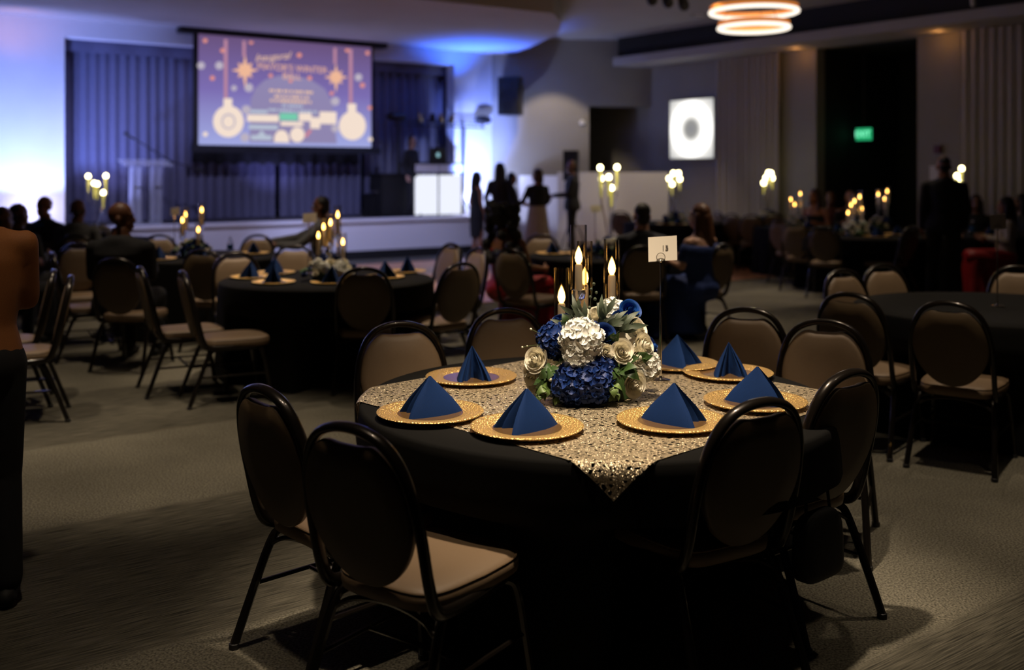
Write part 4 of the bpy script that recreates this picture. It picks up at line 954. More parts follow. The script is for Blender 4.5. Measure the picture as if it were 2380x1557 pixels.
low_centre(at(225, 13.2), 13.2, .7605, .19, 18, 'blue flower mound under the tall candles at the far left', 23)
low_centre(at(1570, 17.8), 17.8, .7605, .2, 16, 'blue flower mound below the lit square panel', 27)
low_centre(at(1785, 18.1), 18.1, .7605, .2, 16, 'blue and white flower mound before the pale drape', 29)
# ---- tall candle stands: glass stems ending in flared cups with pale bulbs
def tall_stand(x, Y, zt, bulbs, label, br=.030):
    r = empty('tall_candle_stand', (x, Y, zt), 0, label, 'candle stand', 'tall glass candle stands')
    b = MB(); b.lathe([(0, 0), (.09, 0), (.09, .012), (.02, .02), (.015, .10), (0, .10)], seg=20); obj('base', b, 'crystal', r)
    for k, (px, py) in enumerate(bulbs):
        dy = .07*((k*2) % 3-1); bx = at(px, Y+dy)-x; bz = zz(py, Y+dy)-zt
        b = MB(); b.tube(smoothpath([(0, 0, .06), (bx*.35, dy*.4, bz*.35), (bx*.8, dy*.8, bz*.6), (bx, dy, bz-.30)], 5), .006, 6); st = obj('stem', b, 'crystal', r)
        b = MB(); b.lathe([(.010, -.30), (.013, -.20), (.022, -.08), (.030, -.02), (.0285, -.02), (.020, -.08), (.011, -.20), (.008, -.30)], (bx, dy, bz), 14); b.f = [f for f in b.f if len(f) == 4]; obj('glass_cup', b, 'glass', st)
        b = MB(); b.lathe([(0, -.20), (.009, -.20), (.017, -.06), (.018, -.022), (0, -.02)], (bx, dy, bz), 12); obj('taper', b, 'taperglow', st)
        b = MB(); b.ell((bx, dy, bz), (br, br, br*1.15), 12, 8); obj('bulb', b, 'bulb', st)
    return r
tall_stand(at(222, 13.4), 13.4, .7605, ((205, 410), (246, 409), (219, 426), (226, 428), (240, 448)), 'tall glass candle stand with five pale lights at the far left table')
tall_stand(at(1415, 10.95), 10.95, .7605, ((1395, 390), (1434, 389), (1397, 415), (1415, 412), (1421, 437)), 'tall glass candle stand with five pale lights on the middle table')
tall_stand(at(1568, 18.0), 18.0, .7605, ((1555, 415), (1565, 403), (1577, 403), (1580, 416), (1562, 428)), 'tall candle stand with five pale lights below the lit square panel', .04)
tall_stand(at(1785, 18.25), 18.25, .7605, ((1775, 425), (1780, 413), (1786, 402), (1792, 403), (1795, 414)), 'tall candle stand with pale lights before the pale drape', .04)
tall_stand(at(2232, 14.9), 14.9, .7605, ((2224, 409), (2235, 392), (2226, 420)), 'tall candle stand half hidden behind the standing man', .036)
# ---- bottles and glasses
def bottle(x, y, z, label):
    r = empty('water_bottle', (x, y, z), 0, label, 'bottle', 'plastic water bottles')
    b = MB(); b.lathe([(0, 0), (.030, 0), (.033, .01), (.031, .06), (.033, .065), (.033, .125), (.030, .14), (.013, .175), (.012, .185), (0, .185)], seg=14); obj('body', b, 'water', r)
    b = MB(); b.lathe([(0, .184), (.0135, .184), (.0135, .202), (0, .203)], seg=12); obj('cap', b, 'bcap', r)
    b = MB(); b.lathe([(.0335, .07), (.0338, .07), (.0338, .12), (.0335, .12)], seg=14); b.f = [f for f in b.f if len(f) == 4]; obj('bottle_label', b, 'bshirt', r)
bottle(at(535, 10.75), 10.75, .7605, 'clear water bottle on the far left stage table, right of its flowers')
bottle(at(1388, 10.4), 10.4, .7605, 'clear water bottle before the flowers of the middle table')
for px, w in ((2238, 'leftmost'), (2246, 'second from left'), (2252, 'third from left'), (2263, 'rightmost')):
    bottle(at(px, 14.3), 14.3+.03*(px % 3), .7605, '%s of the four bottles on the far right table' % w)
def wineglass(x, y, label):
    r = empty('wine_glass', (x, y, .7605), 0, label, 'wine glass')
    b = MB(); b.lathe([(0, 0), (.032, 0), (.030, .003), (.004, .008), (.004, .085), (0, .087)], seg=14); obj('stem', b, 'crystal', r)
    b = MB(); b.lathe([(.004, .085), (.028, .105), (.034, .135), (.029, .19), (.0275, .19), (.032, .135), (.027, .107), (.003, .087)], seg=16); b.f = [f for f in b.f if len(f) == 4]; obj('bowl', b, 'glass', r)
wineglass(at(1328, 10.45), 10.45, 'wine glass beside the blue napkin of the middle table')
# ================================================================== PEOPLE
def oval_loft(rings, seg=18):                                       # rings: (z, rx, ry, y)
    vs = []; fs = []; n = len(rings)
    for z, rx, ry, y in rings:
        for k in range(seg): A = 2*pi*k/seg; vs.append((rx*cos(A), y+ry*sin(A), z))
    for i in range(n-1):
        for k in range(seg): fs.append((i*seg+k, i*seg+(k+1) % seg, (i+1)*seg+(k+1) % seg, (i+1)*seg+k))
    fs += [tuple(range(seg-1, -1, -1)), tuple(range((n-1)*seg, n*seg))]
    return MB().add(vs, fs)
def person(label, X, Y, a, pose='stand', H=1.72, skin='skmid', build=1.0, wear=(), hair=('short', 'hairblk'), head_yaw=0, arms=None, lean=0, z0=0, fem=False, voxel=.009, face=False, group=None, legs=None, armr=1.0):
    s = H/1.75; root = empty('person', (X, Y, z0), -radians(a), label, 'person', group)
    seated = pose == 'sit'; dz = -.425 if seated else 0
    ly = lambda z: -lean*max(0, z-.95)                               # torso lean forward is +lean
    bw = build; sh = (.175 if fem else .195)*bw; hipw = .09*bw
    def T(x, y, z): return (x*s, (y-(ly(z) if not seated else ly(z)))*s, (z+dz)*s)
    hips = [T(-hipw, 0, .93), T(hipw, 0, .93)]
    if legs: kn, an = legs
    elif seated: kn = [(-.13, .43, .93+.02), (.13, .43, .93+.02)]; an = [(-.12, .40, .51), (.12, .42, .51)]
    else: kn = [(-.10, .02, .50), (.105, .03, .50)]; an = [(-.10, -.02, .085), (.12, -.01, .085)]
    kn = [(x*s, y*s, (z+dz)*s) for x, y, z in kn]; an = [(x*s, y*s, (z+dz)*s) for x, y, z in an]
    sho = [T(-sh, -.005, 1.395), T(sh, -.005, 1.395)]
    if arms is None:
        if seated: arms = [((-.25, .02, 1.16), (-.17, .26, 1.20)), ((.25, .02, 1.16), (.17, .26, 1.20))]
        else: arms = [((-.25, -.03, 1.14), (-.245, .05, .88)), ((.25, -.03, 1.14), (.245, .05, .88))]
    elb = [T(*arms[0][0]), T(*arms[1][0])]; wri = [T(*arms[0][1]), T(*arms[1][1])]
    hc = Vector(T(0, .015, 1.635)); hy = radians(-head_yaw); rot = Matrix.Rotation(hy, 3, 'Z')
    hs = 1.03 if fem else 1.09
    def hp(x, y, z): p = rot @ Vector((x*hs, y*hs, z*hs)); return (hc.x+p.x*s, hc.y+p.y*s, hc.z+p.z*s)
    b = MB()
    rings = [(.86, .155, .105, 0), (.95, .165, .115, 0), (1.08, .135 if fem else .15, .10, .005), (1.22, .155, .11, .005), (1.33, .17 if not fem else .155, .112, 0), (1.41, .165 if not fem else .145, .085, -.005), (1.46, .09, .065, -.01), (1.50, .056 if fem else .066, .056 if fem else .064, -.005), (1.56, .054 if fem else .062, .056 if fem else .062, .003)]
    t = oval_loft([(z, rx*bw, ry*(bw if z < 1.45 else 1), y) for z, rx, ry, y in rings]); t.v = [T(*v) for v in t.v]; b.join(t)
    # head: skull, jaw, nose, ears, lips, brow
    for c, r in (((0, -.012, .035), (.074, .092, .088)), ((0, .022, -.045), (.058, .066, .072)), ((0, .050, -.085), (.030, .030, .026))):
        b.ell(hp(*c), tuple(q*s*hs for q in r), 16, 12, rot)
    b.cap(hp(0, .078, .022), .009*s, hp(0, .098, -.022), .014*s, 8); b.ell(hp(0, .085, -.058), (.022*s, .012*s, .008*s), 8, 6, rot); b.ell(hp(0, .083, -.070), (.019*s, .011*s, .007*s), 8, 6, rot)
    b.ell(hp(0, .074, .030), (.05*s, .016*s, .009*s), 8, 6, rot)
    for sx in (-1, 1): b.ell(hp(sx*.077, -.008, -.012), (.012*s, .024*s, .034*s), 8, 6, rot)
    for i, sx in ((0, -1), (1, 1)):
        ar = armr*(.85 if fem else 1)*s
        b.cap(T(sx*.03, -.01, 1.43), .045*ar, sho[i], .050*ar); b.cap(sho[i], .050*ar, elb[i], .040*ar); b.cap(elb[i], .040*ar, wri[i], .027*ar)
        e, w = Vector(elb[i]), Vector(wri[i]); d = (w-e).normalized()
        side = Vector((-sx, 0, 0)); side = (side-d*side.dot(d)).normalized(); nrm = d.cross(side)
        b.cap(w, .024*s, w+d*.045*s, .030*s, 8); palm = w+d*.055*s
        b.cap(palm-nrm*.02*s, .020*s, palm+d*.025*s-nrm*.022*s, .017*s, 6); b.cap(palm+nrm*.02*s, .019*s, palm+d*.025*s+nrm*.022*s, .017*s, 6)
        for k, L in enumerate((.062, .072, .068, .052)):
            r0 = palm+d*.03*s+nrm*(.030-.020*k)*s; m1 = r0+(d*.9+side*.35).normalized()*L*.55*s; t1 = m1+(d*.55+side*.8).normalized()*L*.5*s
            b.cap(r0, .0095*s, m1, .0088*s, 6); b.cap(m1, .0088*s, t1, .0075*s, 6)
        r0 = w+d*.025*s+nrm*.026*s; m1 = r0+(d*.6+nrm*.75+side*.3).normalized()*.04*s; b.cap(r0, .012*s, m1, .0105*s, 6); b.cap(m1, .0105*s, m1+(d*.9+side*.35).normalized()*.03*s, .009*s, 6)
        b.cap(hips[i], .085*bw*s, kn[i], .058*s); b.cap(kn[i], .056*s, an[i], .038*s)
        ft = Vector(an[i]); b.cap((ft.x, ft.y-.03*s, ft.z-.045*s), .035*s, (ft.x+sx*.01, ft.y+.14*s, ft.z-.055*s), .028*s)
    link('body', remesh(b, voxel*s, 2), skin, root)
    fast = max(.014, voxel*1.5)*s
    def torso(ext, z0_, z1_, flare=0):
        R = [q for q in rings if z0_ <= q[0] <= z1_]
        t = oval_loft([(z, rx*bw+ext+flare*max(0, 1.05-z), ry*bw+ext+flare*.6*max(0, 1.05-z), y) for z, rx, ry, y in R]); t.v = [T(*v) for v in t.v]; return t
    for wkind in wear:
        kind, m = wkind[0], wkind[1]
        c = MB()
        if kind == 'jacket':
            c.join(torso(.022, .86, 1.42, .22)); tt = oval_loft([(z, rx*bw+.024, ry*bw+.026, y) for z, rx, ry, y in rings if 1.3 < z < 1.44]+[(1.465, .09*bw+.030, .065*bw+.032, -.012), (1.50, .078, .078, -.012)]); tt.v = [T(*v) for v in tt.v]; c.join(tt)
            for i in (0, 1):
                c.cap(T(0, -.01, 1.405), .085*s, T((-1, 1)[i]*sh*.82, -.005, 1.385), .066*s); c.cap(T((-1, 1)[i]*.05, -.012, 1.445), .05*s, T((-1, 1)[i]*sh*.9, -.005, 1.40), .055*s)
                c.cap(sho[i], .062*s, elb[i], .057*s); c.cap(elb[i], .056*s, Vector(wri[i]).lerp(Vector(elb[i]), .06), .043*s)
            link('jacket', remesh(c, fast, 3), m, root)
            col = MB(); yb_ = T(0, 0, 1.49); col.lathe([(.064*s, -.03*s), (.066*s, .012*s), (.060*s, .014*s), (.058*s, -.03*s)], yb_, 16); col.f = [f for f in col.f if len(f) == 4]; obj('shirt_collar', col, wkind[2] if len(wkind) > 2 else 'shirt', root)
            if len(wkind) > 3:
                sf = MB(); pts = [(-.055, 1.45), (.055, 1.45), (.05, 1.25), (.025, 1.0), (-.025, 1.0), (-.05, 1.25)]
                f_ = lambda z: (.118*bw+.028 if z < 1.4 else .10)
                fr = [T(x, f_(z), z) for x, z in pts]; bk = [T(x, f_(z)-.03, z) for x, z in pts]; n_ = len(fr)
                sf.add(fr+bk, [tuple(range(n_-1, -1, -1)), tuple(range(n_, 2*n_))]+[(k, (k+1) % n_, n_+(k+1) % n_, n_+k) for k in range(n_)]); obj('shirt_front', sf, wkind[2], root)
        elif kind == 'trousers':
            c.ell(T(0, 0, .93), (.186*bw*s, .142*bw*s, .14*s), 16, 10)
            for i in (0, 1):
                c.cap(hips[i], .098*bw*s, kn[i], .075*s); c.cap(kn[i], .073*s, (an[i][0], an[i][1], an[i][2]+.01), .062*s)
            link('trousers', remesh(c, fast, 3), m, root)
            for i, sx in ((0, -1), (1, 1)):
                f_ = MB(); p = an[i]; f_.cap((p[0], p[1]-.04*s, p[2]-.047*s), .040*s, (p[0]+sx*.012, p[1]+.165*s, p[2]-.052*s), .034*s, 8); f_.v = [(x, y, max(z, .002)) for x, y, z in f_.v]; obj('shoe', f_, 'leather', root)
        elif kind in ('top', 'sleeveless', 'strapless'):
            zt_ = {'top': 1.46, 'sleeveless': 1.42, 'strapless': 1.34}[kind]
            c.join(torso(.014, .94 if any(q[0] == 'trousers' for q in wear) else .86, zt_))
            if kind == 'top':
                for i in (0, 1): c.cap(T(0, -.01, 1.40), .075*s, T((-1, 1)[i]*sh*.85, -.005, 1.39), .055*s); c.cap(sho[i], .052*s, elb[i], .050*s); c.cap(elb[i], .050*s, Vector(wri[i]).lerp(Vector(elb[i]), .1), .038*s)
            if kind == 'strapless' and len(wkind) > 2:               # folded band around the upper arms
                for i in (0, 1): c.cap(Vector(sho[i]).lerp(Vector(elb[i]), .30), .070*s, Vector(sho[i]).lerp(Vector(elb[i]), .62), .066*s)
                c.join(oval_loft([(T(0, 0, z)[2], rx*s, ry*s, T(0, 0, z)[1]) for z, rx, ry in ((1.22, .225, .13), (1.30, .245, .135), (1.36, .23, .125))]))
            link('top', remesh(c, fast, 3), m, root)
        elif kind == 'skirt':                                        # to the floor
            if seated:
                for i in (0, 1): c.cap(hips[i], .125*bw*s, kn[i], .10*s)
                R = [(kn[0][2]+.05, .20, .10), (kn[0][2]-.05, .24, .13), (.25, .28, .18), (.02, .34, .24)]
                q = oval_loft([(z, rx*s, ry*s, kn[0][1]-.03-.0*z) for z, rx, ry in R][::-1]); c.join(q); c.ell(T(0, 0, .95), (.19*bw*s, .15*s, .12*s), 16, 10)
                q = oval_loft([(z, .22*s, .24*s, kn[0][1]*.5) for z in (.06, .25, kn[0][2])]); c.join(q)
            else:
                c.join(oval_loft([(z*s, rx*bw*s, ry*bw*s, T(0, 0, max(z, .95))[1]) for z, rx, ry in ((.02, .27, .25), (.3, .245, .22), (.6, .215, .185), (.85, .19, .15), (.98, .172, .13), (1.06, .155, .118))], 28))
            k = MB(); me = remesh(c, fast, 4)
            for v in me.vertices:                                    # soft folds
                h_ = max(0, 1-v.co.z/(.9 if not seated else .5)); an_ = atan2(v.co.y-(0 if not seated else kn[0][1]), v.co.x); f_ = 1+.05*h_*sin(an_*11); v.co.x *= f_; v.co.y = v.co.y if seated else v.co.y*f_
            link('skirt', me, m, root)
        elif kind == 'sheath':
            c.join(oval_loft([(z*s, rx*bw*s, ry*bw*s, 0) for z, rx, ry in ((.42, .16, .13), (.6, .18, .14), (.85, .19, .145), (.97, .18, .13), (1.06, .15, .115))])); link('skirt', remesh(c, fast, 3), m, root)
    # hair
    hk, hm = hair; c = MB()
    if hk == 'short': c.ell(hp(0, -.022, .048), (.082*s, .092*s, .086*s), 16, 12, rot); c.ell(hp(0, -.055, -.01), (.070*s, .055*s, .075*s), 14, 10, rot)
    elif hk == 'crop': c.ell(hp(0, -.020, .042), (.0775*s, .092*s, .085*s), 16, 12, rot); c.ell(hp(0, -.06, -.005), (.066*s, .045*s, .06*s), 14, 10, rot)
    elif hk == 'fringe':
        for sx in (-1, 1): c.cap(hp(sx*.070, -.01, -.0), .012*s, hp(sx*.04, -.085, -.02), .017*s, 8)
        c.cap(hp(-.04, -.085, -.02), .018*s, hp(.04, -.085, -.02), .018*s, 8)
    elif hk == 'long':
        c.ell(hp(0, -.022, .045), (.088*s, .098*s, .092*s), 16, 12, rot)
        c.cap(hp(0, -.055, .0), .080*s, hp(0, -.085, -.20), .072*s, 12); c.cap(hp(0, -.085, -.20), .074*s, hp(0, -.085, -.36), .050*s, 12)
        for sx in (-1, 1): c.cap(hp(sx*.075, -.01, .02), .028*s, hp(sx*.085, -.0, -.22), .030*s, 8)
    elif hk == 'bob':
        c.ell(hp(0, -.022, .045), (.088*s, .098*s, .092*s), 16, 12, rot); c.cap(hp(0, -.05, .0), .078*s, hp(0, -.06, -.12), .07*s, 12)
        for sx in (-1, 1): c.cap(hp(sx*.07, -.0, .02), .026*s, hp(sx*.078, .0, -.11), .026*s, 8)
    elif hk == 'big':
        rn = random.Random(5); c.ell(hp(0, -.05, .02), (.135*s, .13*s, .13*s), 16, 12, rot)
        for k in range(60):
            t_ = rn.random()*6.28; zz_ = rn.uniform(-.42, .12); w = .15 if zz_ > -.1 else .15+.06*min(1, (-zz_-.1)*4); w *= (1 if zz_ > -.34 else .7)
            q = (w*cos(t_), -.07+.10*sin(t_), zz_)
            if q[1] > .02 and abs(q[0]) < .07: continue
            c.ell(hp(*q), (.052*s,)*3, 8, 6)
    elif hk == 'bun': c.ell(hp(0, -.022, .045), (.084*s, .096*s, .090*s), 16, 12, rot); c.ell(hp(0, -.115, .0), (.055*s,)*3, 12, 8)
    if c.v: link('hair', remesh(c, max(.008, voxel)*s, 3), hm, root)
    if face:
        for sx in (-1, 1):
            e = MB(); e.ell(hp(sx*.031, .070, .012), .0115*s, 10, 8); ey = obj('eye', e, 'eyew', root); p = MB(); p.ell(hp(sx*.031, .0795, .012), .0045*s, 8, 6); obj('pupil', p, 'black', ey)
        if face == 'glasses':
            e = MB()
            for sx in (-1, 1): e.tube([hp(sx*.033+.024*cos(q), .092, .010+.017*sin(q)) for q in [2*pi*k/14 for k in range(14)]], .0022*s, 5, closed=True)
            e.tube([hp(-.010, .094, .012), hp(.010, .094, .012)], .0022*s, 5)
            for sx in (-1, 1): e.tube([hp(sx*.057, .09, .012), hp(sx*.080, -.01, .008)], .002*s, 5)
            obj('glasses', e, 'plastic', root)
    return root
def on(px, Y): return at(px, Y), Y
# --- left side
person('person standing at the left edge, cropped, in a brown top and black trousers', -2.035, 3.86, -24, 'stand', 1.72, 'skmid', 1.06, (('top', 'brown'), ('trousers', 'suit')), ('bun', 'hairblk'), 0, arms=[((-.20, .06, 1.16), (-.04, .20, 1.12)), ((.19, .07, 1.17), (-.02, .20, 1.18))], fem=True, voxel=.008)
x, y = on(281, 8.78); person('bald man in a black suit seated with his back to us, head turned right', x, y, 5, 'sit', 1.80, 'skdark', 1.22, (('jacket', 'suit'), ('trousers', 'suit')), ('none', 'hairblk'), 78, voxel=.008)
x, y = on(180, 11.7); person('bald man in a grey jacket seated with his back to us at the far left', x, y, 5, 'sit', 1.74, 'skdark', 1.08, (('jacket', 'greysuit'), ('trousers', 'suit')), ('fringe', 'hairgry'), 0)
x, y = on(104, 12.4); person('seated man in a dark suit and blue shirt with glasses, facing us', x, y, 195, 'sit', 1.76, 'skmid', 1.1, (('jacket', 'suit', 'bshirt', 1), ('trousers', 'suit')), ('none', 'hairblk'), 0, face='glasses')
x, y = on(42, 10.6); person('dark-haired seated person with back to us, left of the man in the blue shirt', x, y, 10, 'sit', 1.72, 'skdark', 1.0, (('jacket', 'suit'), ('trousers', 'suit')), ('crop', 'hairblk'), 20)
x, y = on(3, 9.6); person('seated person cut by the left edge at head height, in dark clothes', x, y, 25, 'sit', 1.72, 'skdark', 1.0, (('jacket', 'suit'), ('trousers', 'suit')), ('crop', 'hairblk'), 0)
x, y = on(748, 12.3); person('seated man in a dark jacket reaching his arm left across a chair back', x, y, 262, 'sit', 1.76, 'skdark', 1.05, (('jacket', 'greysuit'), ('trousers', 'suit')), ('short', 'hairblk'), 10, arms=[((-.22, .26, 1.20), (-.12, .50, 1.20)), ((.20, .30, 1.26), (.05, .60, 1.23))], face=True)
# --- standing group by the stage
g = 'group standing near the stage'
x, y = on(1108, 19.6); person('woman in a black dress with long dark hair, leftmost of the standing group', x, y, 60, 'stand', 1.64, 'skmid', .95, (('sleeveless', 'suit'), ('sheath', 'suit')), ('long', 'hairblk'), 0, fem=True, group=g)
x, y = on(1162, 19.0); person('tall woman in black with her back to us, second in the standing group', x, y, 15, 'stand', 1.80, 'skdark', 1.0, (('top', 'suit'), ('trousers', 'suit')), ('long', 'hairblk'), 0, fem=True, group=g)
x, y = on(1189, 20.0); person('dark-haired person in black facing right, middle of the standing group', x, y, 110, 'stand', 1.62, 'skmid', .95, (('top', 'suit'), ('sheath', 'suit')), ('bob', 'hairblk'), 0, fem=True, group=g, arms=[((-.24, .05, 1.14), (-.14, .28, 1.10)), ((.24, .05, 1.14), (.14, .28, 1.10))])
x, y = on(1249, 18.9); person('woman in a cream skirt with a black cropped top in the standing group', x, y, 330, 'stand', 1.69, 'skmid', 1.12, (('top', 'suit'), ('skirt', 'cream')), ('bob', 'hairbrn'), -40, fem=True, group=g, arms=[((-.27, .06, 1.16), (-.36, .20, 1.0)), ((.25, .0, 1.15), (.20, .16, 1.0))])
x, y = on(1330, 20.0); person('man in a black suit holding out his hand, rightmost of the standing group', x, y, 275, 'stand', 1.85, 'skdark', 1.05, (('jacket', 'suit'), ('trousers', 'suit')), ('crop', 'hairblk'), 0, group=g, arms=[((-.24, .06, 1.14), (-.15, .34, 1.12)), ((.25, -.03, 1.14), (.24, .05, .88))], face=True)
# --- DJs on the stage
x, y = on(957, 20.55); person('dark-haired person in black beside the DJ booth, left one on the stage', x, y, 120, 'stand', 1.62, 'sklight', .95, (('top', 'suit'), ('trousers', 'suit')), ('bob', 'hairbrn'), 30, z0=.752, fem=True, face=True)
x, y = on(1000, 22.3); person('person in a red and black shirt behind the DJ booth', x, y, 180, 'stand', 1.72, 'sklight', 1.0, (('top', 'red'), ('trousers', 'suit')), ('none', 'hairblk'), 0, z0=.752, face=True)
# --- middle table
x, y = on(1177, 9.95); person('seated woman with big black hair in a red backless dress', x, y, 42, 'sit', 1.74, 'skmid', 1.12, (('strapless', 'red'), ('skirt', 'red')), ('big', 'hairblk'), 0, fem=True, voxel=.008, arms=[((-.25, .04, 1.18), (-.15, .30, 1.20)), ((.26, .04, 1.16), (.20, .32, 1.12))])
x, y = on(1492, 10.15); person('dark-haired man in a navy suit seated with his back to us behind card 15', x, y, -2, 'sit', 1.74, 'sklight', 1.05, (('jacket', 'navysuit'), ('trousers', 'suit')), ('short', 'hairblk'), -10, voxel=.008)
x, y = on(1627, 10.0); person('auburn-haired woman in an off-shoulder royal blue dress, seated, facing left', x, y, 318, 'sit', 1.74, 'sklight', 1.12, (('strapless', 'bdress', 1), ('skirt', 'bdress')), ('long', 'hairaub'), -22, fem=True, voxel=.008, face=True)
# --- right side
x, y = on(2194, 13.2); person('man in a black suit standing with his back to us at the right', x, y, 12, 'stand', 1.83, 'skmid', 1.12, (('jacket', 'suit'), ('trousers', 'suit')), ('crop', 'hairblk'), 0, legs=([(-.13, .02, .50), (.13, .03, .50)], [(-.17, -.02, .085), (.16, -.01, .085)]))
x, y = on(2338, 13.6); person('seated woman in a white top and long red skirt, facing left at the right table', x, y, 285, 'sit', 1.72, 'skmid', 1.05, (('top', 'cream'), ('skirt', 'red')), ('long', 'hairblk'), 0, fem=True, face=True)
x, y = on(2374, 14.7); person('dark-haired person in black at the right edge behind the woman in the red skirt', x, y, 280, 'sit', 1.74, 'skdark', 1.0, (('top', 'suit'), ('trousers', 'suit')), ('long', 'hairblk'), 0, fem=True)
x, y = on(2268, 15.6); person('dark-haired seated person behind the bottles of the far right table', x, y, 200, 'sit', 1.70, 'skdark', 1.0, (('top', 'suit'), ('trousers', 'suit')), ('long', 'hairblk'), 0, fem=True)
x, y = on(1893, 17.25); person('woman with long brown hair and bare arms leaning in by the dark entrance', x, y, 220, 'sit', 1.78, 'skmid', 1.0, (('strapless', 'suit'), ('trousers', 'suit')), ('long', 'hairbrn'), 20, fem=True)
x, y = on(1930, 17.9); person('seated person in dark red, left one before the dark entrance', x, y, 190, 'sit', 1.70, 'skdark', 1.0, (('top', 'redplastic'), ('trousers', 'suit')), ('crop', 'hairblk'), 0)
x, y = on(1976, 17.7); person('seated person in dark clothes, right one before the dark entrance', x, y, 190, 'sit', 1.72, 'skmid', 1.0, (('top', 'suit'), ('trousers', 'suit')), ('crop', 'hairblk'), 0)
# ================================================================== STAGE GEAR AND FIXTURES
# ---- clear lectern
lx = S(su(338, .55), .55, .75); lec = empty('lectern', lx, atan2(U[1], U[0]), 'clear acrylic lectern on the stage, left of the microphone stand', 'lectern')
b = MB(); b.box((0, 0, .012), (.55, .40, .024)); obj('base', b, 'acrylic', lec, False)
for sx in (-1, 1):
    b = MB(); b.box((sx*.17, 0, .50), (.13, .26, .95)); obj('column', b, 'acrylic', lec, False)
    b = MB(); b.box((sx*.17, -.14, .63), (.12, .012, .03)); obj('bracket', b, 'chrome', lec, False)
b = MB(); m4 = Matrix.Translation((0, -.02, 1.05)) @ Matrix.Rotation(.22, 4, 'X'); b.box((0, 0, 0), (.80, .46, .02)).xf(m4); obj('reading_top', b, 'acrylic', lec, False)
# ---- microphone on a boom stand
mx = S(su(398, .5), .5, .75); ms = empty('microphone_stand', mx, atan2(U[1], U[0]), 'black boom microphone stand beside the clear lectern', 'microphone stand')
sxp = 20*.84/ F * 1.0
b = MB(); b.lathe([(0, 0), (.14, 0), (.14, .02), (.02, .035), (0, .035)], seg=20); obj('base', b, 'plastic', ms)
b = MB(); b.tube([(0, 0, .03), (0, 0, 1.06)], .014, 8); obj('pole', b, 'plastic', ms)
pxm = F/17.9*.95
p0 = (-66/pxm*1.22, -.02, 1.06+50/pxm); p1 = (46/pxm*1.2, -.02, 1.06-14/pxm)
b = MB(); b.tube([p0, (0, -.02, 1.07), p1], .011, 8); b.ell((0, -.01, 1.06), .03, 10, 8); obj('boom_arm', b, 'plastic', ms)
b = MB(); b.cap(p1, .03, (p1[0]+.09, p1[1], p1[2]-.03), .03, 8); obj('counterweight', b, 'plastic', ms)
b = MB(); d = Vector(p0)-Vector((0, -.02, 1.07)); d.normalize(); q = Vector(p0); b.cap(q-d*.02, .016, q+d*.12, .022, 8); b.ell(q+d*.15, .034, 10, 8); obj('microphone', b, 'plastic', ms)
# ---- DJ booth
u0, u1 = su(961, .55), su(1074, .55); uc = (u0+u1)/2; wb = u1-u0; dj = empty('dj_booth', S(uc, .55, .7505), atan2(U[1], U[0]), 'DJ booth with two glowing white front panels on the stage', 'booth')
zb = .86
for sx in (-1, 1):
    b = MB(); b.box((sx*wb*.245, 0, zb/2), (wb*.455, .03, zb-.06)); obj('lit_panel', b, 'ledpanel', dj, False)
    b = MB(); b.box((sx*wb*.245, -.03, zb+.105), (wb*.47, .04, .155)); obj('upper_panel', b, 'white', dj, False)
    b = MB(); b.tube([(sx*wb*.495, 0, 0), (sx*wb*.495, 0, zb+.19)], .022, 6); b.tube([(sx*wb*.495, .55, 0), (sx*wb*.495, .55, zb+.19)], .022, 6); obj('frame_post', b, 'plastic', dj)
b = MB(); b.tube([(0, 0, 0), (0, 0, zb+.19)], .022, 6); obj('frame_post', b, 'plastic', dj)
b = MB(); b.box((0, .30, zb+.20), (wb*1.04, .66, .03)); obj('worktop', b, 'plastic', dj, False)
b = MB(); b.box((0, -.005, zb+.012), (wb, .05, .03)); obj('rail', b, 'plastic', dj, False)
lp = empty('laptop', S(uc+.12, .78, .7505+zb+.2165), atan2(U[1], U[0])+.15, 'open dark laptop with a glowing lid mark on the DJ booth', 'laptop')
b = MB(); b.box((0, .12, .008), (.46, .30, .016)); obj('keyboard_base', b, 'plastic', lp, False)
b = MB(); b.box((0, -.02, .165), (.46, .012, .30)); ld = obj('lid', b, 'plastic', lp, False)
b = MB(); b.add([(.046*cos(q)*(1-.12*(sin(q) > .7)), -.0275, .165+.05*sin(q)*(.86 if abs(cos(q)) < .25 else 1)) for q in [2*pi*k/28 for k in range(28)]], [tuple(range(28))]); b.add([(.008, -.0275, .215), (.03, -.0275, .235), (.022, -.0275, .212)], [(0, 1, 2)]); obj('lid_mark', b, 'logo', ld, False)
# ---- lighting bar on two posts
tu0, tu1 = su(925, .85), su(1104, .85); tr = empty('lighting_stand', S(tu0, .85, .7505), atan2(U[1], U[0]), 'black lighting stand with a crossbar of lamps behind the DJ booth', 'light stand')
L_ = tu1-tu0; zbar = sp(1000, 293, .85)[2]-.75
for q in (0, su(1078, .85)-tu0):
    b = MB(); b.tube([(q, 0, .02), (q, 0, zbar)], .03, 8); obj('pole', b, 'plastic', tr)
    for k in range(3):
        a_ = k*2.094+.4; b = MB(); b.tube([(q, 0, .35), (q+.32*cos(a_), .32*sin(a_), .015)], .013, 6); obj('leg', b, 'plastic', tr)
for dz_ in (0, .09):
    b = MB(); b.tube([(-.12, 0, zbar+dz_), (L_+.25, 0, zbar+dz_)], .016, 6); obj('crossbar', b, 'plastic', tr)
b = MB(); b.tube([(-.1+k*(L_+.3)/24, 0, zbar+(.09 if k % 2 else 0)) for k in range(25)], .008, 5); obj('lacing', b, 'plastic', tr)
